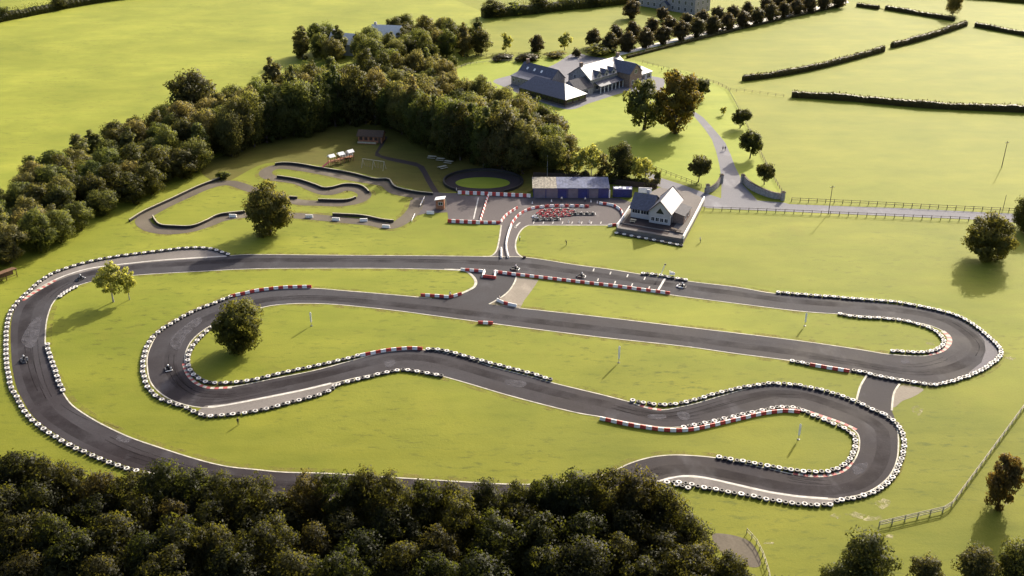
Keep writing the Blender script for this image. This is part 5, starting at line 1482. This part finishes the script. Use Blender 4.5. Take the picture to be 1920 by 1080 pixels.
# ------------------------------------------------------------------ people
def skin_mesh(name, V, E, Rd, root=0, sub=1):
    me = bpy.data.meshes.new(name + '_line')
    me.from_pydata(V, E, []); me.update()
    o = bpy.data.objects.new(name + '_line', me); COL.objects.link(o)
    md = o.modifiers.new('s', 'SKIN'); md.use_smooth_shade = True
    for i, sv in enumerate(me.skin_vertices[0].data):
        sv.radius = (Rd[i], Rd[i]); sv.use_root = (i == root)
    o.modifiers.new('d', 'SUBSURF').levels = sub
    dg = bpy.context.evaluated_depsgraph_get(); dg.update()
    m2 = bpy.data.meshes.new_from_object(o.evaluated_get(dg))
    bpy.data.objects.remove(o); bpy.data.meshes.remove(me)
    m2.name = name
    return m2

def body(J, hands, mats, matfn, name='person', sub=1):
    """J: joint name -> (pos, radius, parent); hands: list of (wrist, direction, side)"""
    names = list(J); V = [J[n][0] for n in names]; Rd = [J[n][1] for n in names]
    E = [(names.index(J[n][2]), i) for i, n in enumerate(names) if J[n][2]]
    for w, d, up in hands:
        wi = names.index(w); wp = Vector(J[w][0]); d = Vector(d).normalized(); up = Vector(up).normalized(); side = d.cross(up).normalized()
        pi = len(V); V.append(tuple(wp + d * 0.07)); Rd.append(0.036); E.append((wi, pi))
        for k, (off, ln) in enumerate(((-0.032, .072), (-0.011, .084), (0.011, .078), (0.032, .06))):
            a = wp + d * 0.105 + side * off; b = a + d * ln * 0.55 - up * 0.012; c = a + d * ln * 0.85 - up * 0.04
            i0 = len(V)
            V += [tuple(a), tuple(b), tuple(c)]; Rd += [0.010, 0.009, 0.008]
            E += [(pi, i0), (i0, i0 + 1), (i0 + 1, i0 + 2)]
        a = wp + d * 0.04 - side * 0.045; b = a + d * 0.04 - side * 0.022 - up * 0.01
        i0 = len(V); V += [tuple(a), tuple(b)]; Rd += [0.012, 0.009]; E += [(pi, i0), (i0, i0 + 1)]
    me = skin_mesh(name, V, E, Rd, 0, sub)
    me.materials.clear()
    for m_ in mats: me.materials.append(m_)
    for p in me.polygons:
        p.material_index = matfn(p.center); p.use_smooth = True
    return me

def stand_mesh(stride=0.0, arm=0.0, lean=0.0):
    s = stride
    J = {'pelvis': ((0, 0, .96), .135, None), 'waist': ((0.01 + lean * .1, 0, 1.12), .125, 'pelvis'), 'chest': ((0.02 + lean * .25, 0, 1.32), .15, 'waist'), 'neck': ((0.01 + lean * .35, 0, 1.50), .055, 'chest'),
         'head': ((0.03 + lean * .4, 0, 1.62), .085, 'neck'), 'crown': ((0.02 + lean * .4, 0, 1.72), .07, 'head')}
    for n, y, q in (('l', 1, 1), ('r', -1, -1)):
        J['hip' + n] = ((0, .10 * y, .90), .095, 'pelvis'); J['knee' + n] = ((.05 + .14 * s * q, .11 * y, .50), .062, 'hip' + n)
        J['ank' + n] = ((.30 * s * q - .03, .11 * y, .085), .044, 'knee' + n); J['toe' + n] = ((.30 * s * q + .16, .12 * y, .035), .034, 'ank' + n)
        J['sh' + n] = ((.01 + lean * .28, .20 * y, 1.42), .062, 'chest'); J['el' + n] = ((-.03 - .12 * s * q + lean * .3, .27 * y, 1.13), .045, 'sh' + n)
        J['wr' + n] = ((.10 + arm * .18 - .2 * s * q + lean * .3, .25 * y - .05 * arm * y, .90 + arm * .25), .032, 'el' + n)
    fw = Vector((.35, 0, -1)).lerp(Vector((1, 0, .1)), min(1, abs(arm)))
    return J, [('wrl', fw, (1, .3, .3)), ('wrr', fw, (1, -.3, .3))]

def make_person(label, coat, stride=0, arm=0, lean=0, hat=False):
    J, H = stand_mesh(stride, arm, lean)
    def mf(c):
        if c.z > 1.50: return 2
        if c.z < 0.97 and abs(c.y) < 0.2: return 1
        if c.z < 0.9 + arm * .25 and abs(c.y) > 0.17: return 2
        return 0
    me = body(J, H, [M[coat], M['trouser'], M['skin'], M['hair']], mf, 'person')
    o = bpy.data.objects.new('person', me); COL.objects.link(o)
    hx = J['head'][0][0]
    # face: nose, brow, mouth, ears
    fm = MB()
    fm.box((hx + .088, 0, 1.615), (.03, .024, .045), 0, 0, .5)
    for y in (-.034, .034): fm.lathe([(.001, .010), (.011, 0), (.001, -.010)], (hx + .078, y, 1.645), 6)
    for y in (-.085, .085): fm.box((hx - .01, y, 1.62), (.03, .02, .055))
    fm.box((hx + .080, 0, 1.572), (.012, .045, .012))
    fm.build('face', M['skin'], o)
    hm = MB().lathe([(.001, .125), (.05, .115), (.085, .07), (.097, .02), (.092, -.03)], (hx - .015, 0, 1.65), 12)
    hm.build('cap' if hat else 'hair', M['hiviz'] if hat else M['hair'], o, True)
    tag(o, label, 'person')
    return o

def put(o, x, y, heading, z=0.0):
    p = g(x, y, z); o.location = (p.x, p.y, z); o.rotation_euler = (0, 0, heading)
    return o
put(make_person('marshal in dark clothes standing on the grass below the paved run-off at the lower left', 'jacket', 0.15, 0.2), 447, 797, R(110))
put(make_person('marshal in a dark coat leaning forward on the grass below the pit road', 'jacket', 0.3, 0.7, 0.5), 1062, 460, R(200))
put(make_person('person in a pale coat beside the kerb of the pit exit road', 'hiviz', 0.1, 0.5), 974.5, 452, R(160))
put(make_person('walker in dark clothes on the left of the pair on the drive', 'jacket', 0.5, 0.1), 1355, 283, R(95), 0.028)
put(make_person('walker in dark clothes on the right of the pair on the drive', 'jacket', -0.5, 0.1), 1359.5, 283, R(85), 0.028)
put(make_person('marshal in a pale coat on the grass right of the clubhouse wall', 'hiviz', 0.1, 0.6, 0.2, True), 1313, 455, R(190))
put(make_person('person in dark clothes walking by the fence right of the long house', 'jacket', 0.4, 0.1), 1240, 134, R(20))
put(make_person('person in dark clothes standing nearer the pasture right of the long house', 'jacket', 0.1, 0.1), 1252, 137, R(60))
put(make_person('person with a white cap at the left end of the row before the oval track', 'hiviz', 0.1, 0.3, 0, True), 856, 362, R(0), 0.03)
put(make_person('person in a pale coat standing on the pit apron before the blue shed', 'hiviz', 0.2, 0.2), 1053, 378, R(250), 0.03)
put(make_person('person in a pale coat at the right end of the pit apron before the shed', 'hiviz', -0.2, 0.2), 1097, 379, R(290), 0.03)
put(make_person('marshal in a pale coat at the barrier below the grass island', 'hiviz', 0.1, 0.5, 0.1), 844, 558, R(60), 0.05)
put(make_person('marshal in a pale coat at the tip of the concrete apron', 'hiviz', 0.2, 0.4, 0.1), 937, 565, R(180), 0.05)

# ------------------------------------------------------------------ karts
def make_kart(fair):
    root = empty('go_kart', (0, 0, 0))
    fl = MB().box((0, 0, .075), (1.25, .62, .03))
    for y in (-.30, .30): fl.tube([(-.85, y * .9, .09), (-.3, y, .09), (.5, y, .09), (.88, y * .55, .09)], .018, 6)
    for x in (-.82, -.3, .45): fl.tube([(x, -.31, .09), (x, .31, .09)], .016, 6)
    fl.build('chassis', M['darkmetal'], root)
    MB().add([(.62, -.46, .06), (.62, .46, .06), (1.0, .36, .07), (1.0, -.36, .07), (.60, -.40, .30), (.60, .40, .30), (.93, .28, .20), (.93, -.28, .20)],
             [(3, 2, 1, 0), (4, 5, 6, 7), (0, 1, 5, 4), (1, 2, 6, 5), (2, 3, 7, 6), (3, 0, 4, 7)]).build('nose', M[fair], root)
    MB().add([(.42, -.15, .30), (.42, .15, .30), (.68, .13, .29), (.68, -.13, .29), (.36, -.14, .60), (.36, .14, .60), (.42, .12, .61), (.42, -.12, .61)],
             [(3, 2, 1, 0), (4, 5, 6, 7), (0, 1, 5, 4), (1, 2, 6, 5), (2, 3, 7, 6), (3, 0, 4, 7)]).build('front_panel', M[fair], root)
    for s in (-1, 1):
        MB().add([(-.42, s * .40, .06), (.42, s * .40, .06), (.50, s * .62, .06), (-.46, s * .66, .06), (-.40, s * .40, .24), (.40, s * .40, .22), (.44, s * .58, .26), (-.42, s * .62, .30)],
                 [(3, 2, 1, 0), (4, 5, 6, 7), (0, 1, 5, 4), (1, 2, 6, 5), (2, 3, 7, 6), (3, 0, 4, 7)]).build('side_pod', M[fair], root)
    MB().tube([(-.86, -.58, .16), (-.98, -.5, .18), (-.98, .5, .18), (-.86, .58, .16)], .06, 7).build('rear_bumper', M['kartblack'] if fair != 'kartblack' else M['kartwhite'], root)
    st = MB()
    st.lathe([(.19, .10), (.21, .16), (.20, .18)], (-.22, 0, 0), 12)
    st.add([(-.38, -.2, .10), (-.38, .2, .10), (-.05, .18, .10), (-.05, -.18, .10), (-.52, -.19, .55), (-.52, .19, .55), (-.46, .19, .56), (-.46, -.19, .56), (-.06, .18, .16), (-.06, -.18, .16)],
           [(0, 1, 2, 3), (0, 4, 5, 1), (3, 2, 8, 9), (4, 7, 6, 5), (7, 9, 8, 6), (0, 3, 9, 7, 4), (1, 5, 6, 8, 2)])
    st.build('seat', M['kartblack'], root)
    MB().box((-.42, -.42, .26), (.34, .26, .28)).box((-.42, -.42, .45), (.2, .2, .1)).build('engine', M['metal'], root)
    sw = MB(); sw.lathe([(.135, -.015), (.155, 0), (.135, .015), (.12, 0)], (0, 0, 0), 14, closed=True)
    for k in range(3):
        a = k * 2 * PI / 3; sw.tube([(0, 0, 0), (.13 * math.cos(a), .13 * math.sin(a), 0)], .012, 5)
    o = sw.build('steering_wheel', M['darkmetal'], root); o.location = (.22, 0, .52); o.rotation_euler = (0, R(-48), 0)
    for x, w, r in ((.56, .13, .13), (-.60, .21, .145)):
        for s in (-1, 1):
            o = MB().lathe([(r * .55, -w * .5), (r * .93, -w * .5), (r, -w * .38), (r, w * .38), (r * .93, w * .5), (r * .55, w * .5)], (0, 0, 0), 16, 0, 'Y', True).build('wheel', M['tyreblack'], root)
            o.location = (x, s * .55, r)
            MB().lathe([(.001, -w * .3), (r * .58, -w * .42), (r * .58, w * .42), (.001, w * .3)], (0, 0, 0), 12, 0, 'Y').build('rim', M['metal'], o)
    return root
KPROTO = {f: make_kart(f) for f in ('kartblack', 'kartred', 'kartwhite')}
kused = set()
def kart(fair, x, y, heading, label, group=None, z=0.045):
    o = KPROTO[fair] if fair not in kused else copy_tree(KPROTO[fair])
    kused.add(fair)
    p = g(x, y, z); o.location = (p.x, p.y, z); o.rotation_euler = (0, 0, heading); o.scale = (1.2, 1.2, 1.2)
    tag(o, label, 'go kart', group)
    return o
DJ = {'pelvis': ((-.20, 0, .26), .14, None), 'waist': ((-.28, 0, .42), .125, 'pelvis'), 'chest': ((-.33, 0, .64), .15, 'waist'), 'neck': ((-.32, 0, .80), .06, 'chest'), 'head': ((-.29, 0, .90), .09, 'neck')}
for n, y in (('l', 1), ('r', -1)):
    DJ['hip' + n] = ((-.10, .10 * y, .25), .095, 'pelvis'); DJ['knee' + n] = ((.30, .17 * y, .40), .065, 'hip' + n); DJ['ank' + n] = ((.66, .15 * y, .20), .045, 'knee' + n); DJ['toe' + n] = ((.72, .15 * y, .32), .036, 'ank' + n)
    DJ['sh' + n] = ((-.31, .20 * y, .72), .066, 'chest'); DJ['el' + n] = ((-.10, .30 * y, .55), .048, 'sh' + n); DJ['wr' + n] = ((.11, .17 * y, .56), .034, 'el' + n)
dme = body(DJ, [('wrl', (1, -.1, .1), (0, .3, 1)), ('wrr', (1, .1, .1), (0, -.3, 1))], [M['suit'], M['kartblack']], lambda c: 0, 'person')
hel = MB().lathe([(.001, .17), (.075, .155), (.13, .09), (.148, 0), (.14, -.08), (.115, -.145), (.001, -.15)], (0, 0, 0), 14)
hme = hel.build('helmet', M['kartwhite'], None, True, False).data
vis = MB().add([(.118, -.10, -.02), (.118, .10, -.02), (.118, .10, .055), (.118, -.10, .055), (.156, -.045, -.02), (.156, .045, -.02), (.150, .045, .06), (.150, -.045, .06)],
               [(0, 4, 7, 3), (4, 5, 6, 7), (5, 1, 2, 6), (0, 1, 5, 4), (3, 7, 6, 2)]).build('visor', M['glass'], None, False, False).data
def driver(k, label):
    o = bpy.data.objects.new('person', dme); COL.objects.link(o)
    o.location = k.location + Vector((0, 0, 0.03)); o.rotation_euler = k.rotation_euler; o.scale = (1.2, 1.2, 1.2)
    h = bpy.data.objects.new('helmet', hme); COL.objects.link(h); h.parent = o; h.location = (-.28, 0, .95)
    v = bpy.data.objects.new('visor', vis); COL.objects.link(v); v.parent = h
    tag(o, label, 'person')
def head(x0, y0, x1, y1):
    a, b = g(x0, y0), g(x1, y1); d = b - a
    return math.atan2(d.y, d.x)
for x, y, hx, hy, fair, where in ((150, 524, 120, 538, 'kartblack', 'at the top of the wide left bend'), (46, 677, 48, 720, 'kartblack', 'halfway down the wide left bend'), (316, 692, 300, 640, 'kartblack', 'in the inner left loop'),
                                  (965, 505, 900, 497, 'kartblack', 'passing the pit exit'), (1089, 519, 1030, 512, 'kartblack', 'crossing the starting grid'), (1277, 538, 1220, 530, 'kartwhite', 'just before the start line')):
    k = kart(fair, x, y, head(x, y, hx, hy), '%s racing kart %s' % ('white' if fair == 'kartwhite' else 'black', where), 'karts racing on the track', 0.05)
    driver(k, 'kart driver in dark suit and white helmet %s' % where)
rows = [('kartred', [(1018, 396.5), (1032, 395.5), (1047, 395), (1062, 395)], 'back row of parked karts'), ('kartred', [(1024, 405.5), (1038, 405.5), (1053, 405), (1066, 404)], 'middle row of parked karts'),
        ('kartred', [(1013, 401), (1029, 400.5), (1044, 400), (1059, 399.5), (1074, 398)], 'second row of parked karts'),
        ('kartwhite', [(1005, 407)], 'left end of the middle row'), ('kartblack', [(1006, 413), (1018, 412.5), (1030, 412.5), (1043, 412)], 'front row of parked karts'),
        ('kartblack', [(1076, 402.5), (1087, 402), (1098, 402), (1109, 402)], 'short right row of parked karts')]
for fair, pts, desc in rows:
    for i, (x, y) in enumerate(pts):
        kart(fair, x, y, PI + rnd.uniform(-.12, .12) if fair != 'kartwhite' else PI, '%s parked kart, %s from the left in the %s' % (fair[4:], ORD[i], desc) if len(pts) > 1 else 'white parked kart at the left end of the middle row', 'parked karts on the pit apron', 0.032)
for i, (x, y) in enumerate(((1066, 417), (1086, 417), (1105, 417), (1034, 378), (998, 382), (1108, 379), (1120, 381))):
    p = g(x, y)
    c = empty('traffic_cone', (p.x, p.y, 0.032), 0, ('%s pale cone from the left on the front edge of the pit apron' % ORD[i]) if i < 3 else ('pale cone before the blue shed, %s' % ('behind the parked karts', 'at the left end of the kart arc', 'left of the last pair', 'rightmost by the white blocks')[i - 3]), 'cone', 'pale cones of the pit apron')
    MB().box((0, 0, .02), (.5, .5, .04)).build('foot', M['cone'], c)
    MB().lathe([(.19, .04), (.05, .72), (.001, .74)], n=12).build('body', M['white'], c)

# ------------------------------------------------------------------ poles, banners, gantry
def pole_banner(x, y, h, label):
    p = g(x, y)
    r = empty('banner_pole', (p.x, p.y, 0), 0, label, 'banner pole', 'white banner poles on the infield')
    MB().tube([(0, 0, 0), (0, 0, h)], [.06, .04], 8).build('pole', M['metal'], r)
    MB().add([(-.19, -.06, 1.0), (.19, -.06, 1.0), (.19, .06, 1.0), (-.19, .06, 1.0), (-.21, -.06, h), (.21, -.06, h), (.21, .06, h), (-.21, .06, h), (0, -.06, h + .3), (0, .06, h + .3)],
             [(3, 2, 1, 0), (0, 1, 5, 8, 4), (1, 2, 6, 5), (2, 3, 7, 9, 6), (3, 0, 4, 7), (4, 8, 9, 7), (8, 5, 6, 9)]).build('banner', M['white'], r)
    MB().lathe([(.001, .12), (.28, .06), (.32, 0)], n=10).build('foot', M['darkmetal'], r)
pole_banner(584, 611, 3.4, 'white banner pole on the grass right of the round tree in the inner loop')
pole_banner(1160, 680, 4.0, 'white banner pole in the middle of the infield slope')
pole_banner(1509, 611, 3.2, 'white banner pole between the two right straights')
pole_banner(1497, 824, 3.4, 'white banner pole inside the lower right hairpin')
def util(x, y, h, label, arm=True, mat='darkwood', r=0.13):
    p = g(x, y)
    o = empty('utility_pole', (p.x, p.y, 0), R(20), label, 'pole')
    MB().tube([(0, 0, -.2), (0, 0, h)], [r, r * .7], 8).build('pole', M[mat], o)
    if arm:
        MB().box((0, 0, h - .5), (1.5, .12, .12)).build('crossarm', M[mat], o)
        for s in (-.6, 0, .6):
            MB().lathe([(.05, h - .42), (.07, h - .3), (.03, h - .22)], (s, 0, 0), 8).build('insulator', M['white'], o)
    return o
util(1878, 314, 9.0, 'wooden utility pole with crossarm standing alone in the right pasture')
util(1553, 402, 9.0, 'thin dark utility pole beside the lane fence, casting a long shadow', True, 'darkwood', .11)
util(1026, 336, 8.0, 'pale slender pole rising behind the left end of the blue shed', False, 'metal', .09)
util(1880, 395, 5.0, 'short dark pole beside the upper lane fence near the right edge', False, 'darkwood', .09)
# start lights beside the start line
p = g(1238, 517)
ga = empty('start_gantry', (p.x, p.y, 0), head(1200, 514, 1290, 527), 'small white start light frame with a slanting arm beside the start line', 'gantry')
MB().tube([(0, 0, 0), (.9, .5, 3.0)], .10, 7).build('arm', M['white'], ga)
MB().tube([(2.2, .4, 0), (2.2, .4, 1.6), (3.6, .4, 1.2)], .08, 7).build('frame', M['white'], ga)
MB().box((3.0, .4, .9), (1.3, .12, .7)).build('panel', M['white'], ga)
MB().box((0.98, .55, 3.1), (.5, .2, .35)).build('light_box', M['darkmetal'], ga)
# white fallen marker boards in the right pasture verge
p = g(980, 486)
MBo = MB().box((0, 0, .3), (.9, .5, .6), 0, 0, .8).build('junction_box', M['darkwood']); MBo.location = (g(983, 484).x, g(983, 484).y, 0); tag(MBo, 'small brown box on the grass corner where the pit exit meets the straight', 'box')

# ------------------------------------------------------------------ light
SUN_AZ, SUN_EL = 31.0, 27.5           # azimuth measured from the view direction towards the right
w = bpy.data.worlds.new('World'); scene.world = w
w.use_nodes = True
nt = w.node_tree
bg = nt.nodes['Background']
sky = nt.nodes.new('ShaderNodeTexSky')
sky.sky_type = 'NISHITA'; sky.sun_disc = False
sky.sun_elevation = R(SUN_EL); sky.sun_rotation = R(SUN_AZ)
sky.altitude = 100; sky.air_density = 0.7; sky.dust_density = 5.0; sky.ozone_density = 0.4
nt.links.new(sky.outputs[0], bg.inputs[0])
bg.inputs[1].default_value = 0.148
sv = Vector((math.sin(R(SUN_AZ)) * math.cos(R(SUN_EL)), math.cos(R(SUN_AZ)) * math.cos(R(SUN_EL)), math.sin(R(SUN_EL))))
ld = bpy.data.lights.new('sun', 'SUN'); ld.energy = 4.2; ld.angle = R(0.5); ld.color = (1.0, 0.915, 0.75)
lo = bpy.data.objects.new('sun', ld); COL.objects.link(lo)
lo.rotation_euler = (-sv).to_track_quat('-Z', 'Y').to_euler()
lo.location = (0, 0, 300)
vs_ = scene.view_settings
vs_.view_transform = 'Standard'; vs_.look = 'None'; vs_.gamma = 1.0; vs_.exposure = 1.10; vs_.use_curve_mapping = False
scene.cycles.max_bounces = 6; scene.cycles.diffuse_bounces = 2; scene.cycles.glossy_bounces = 2; scene.cycles.transmission_bounces = 4
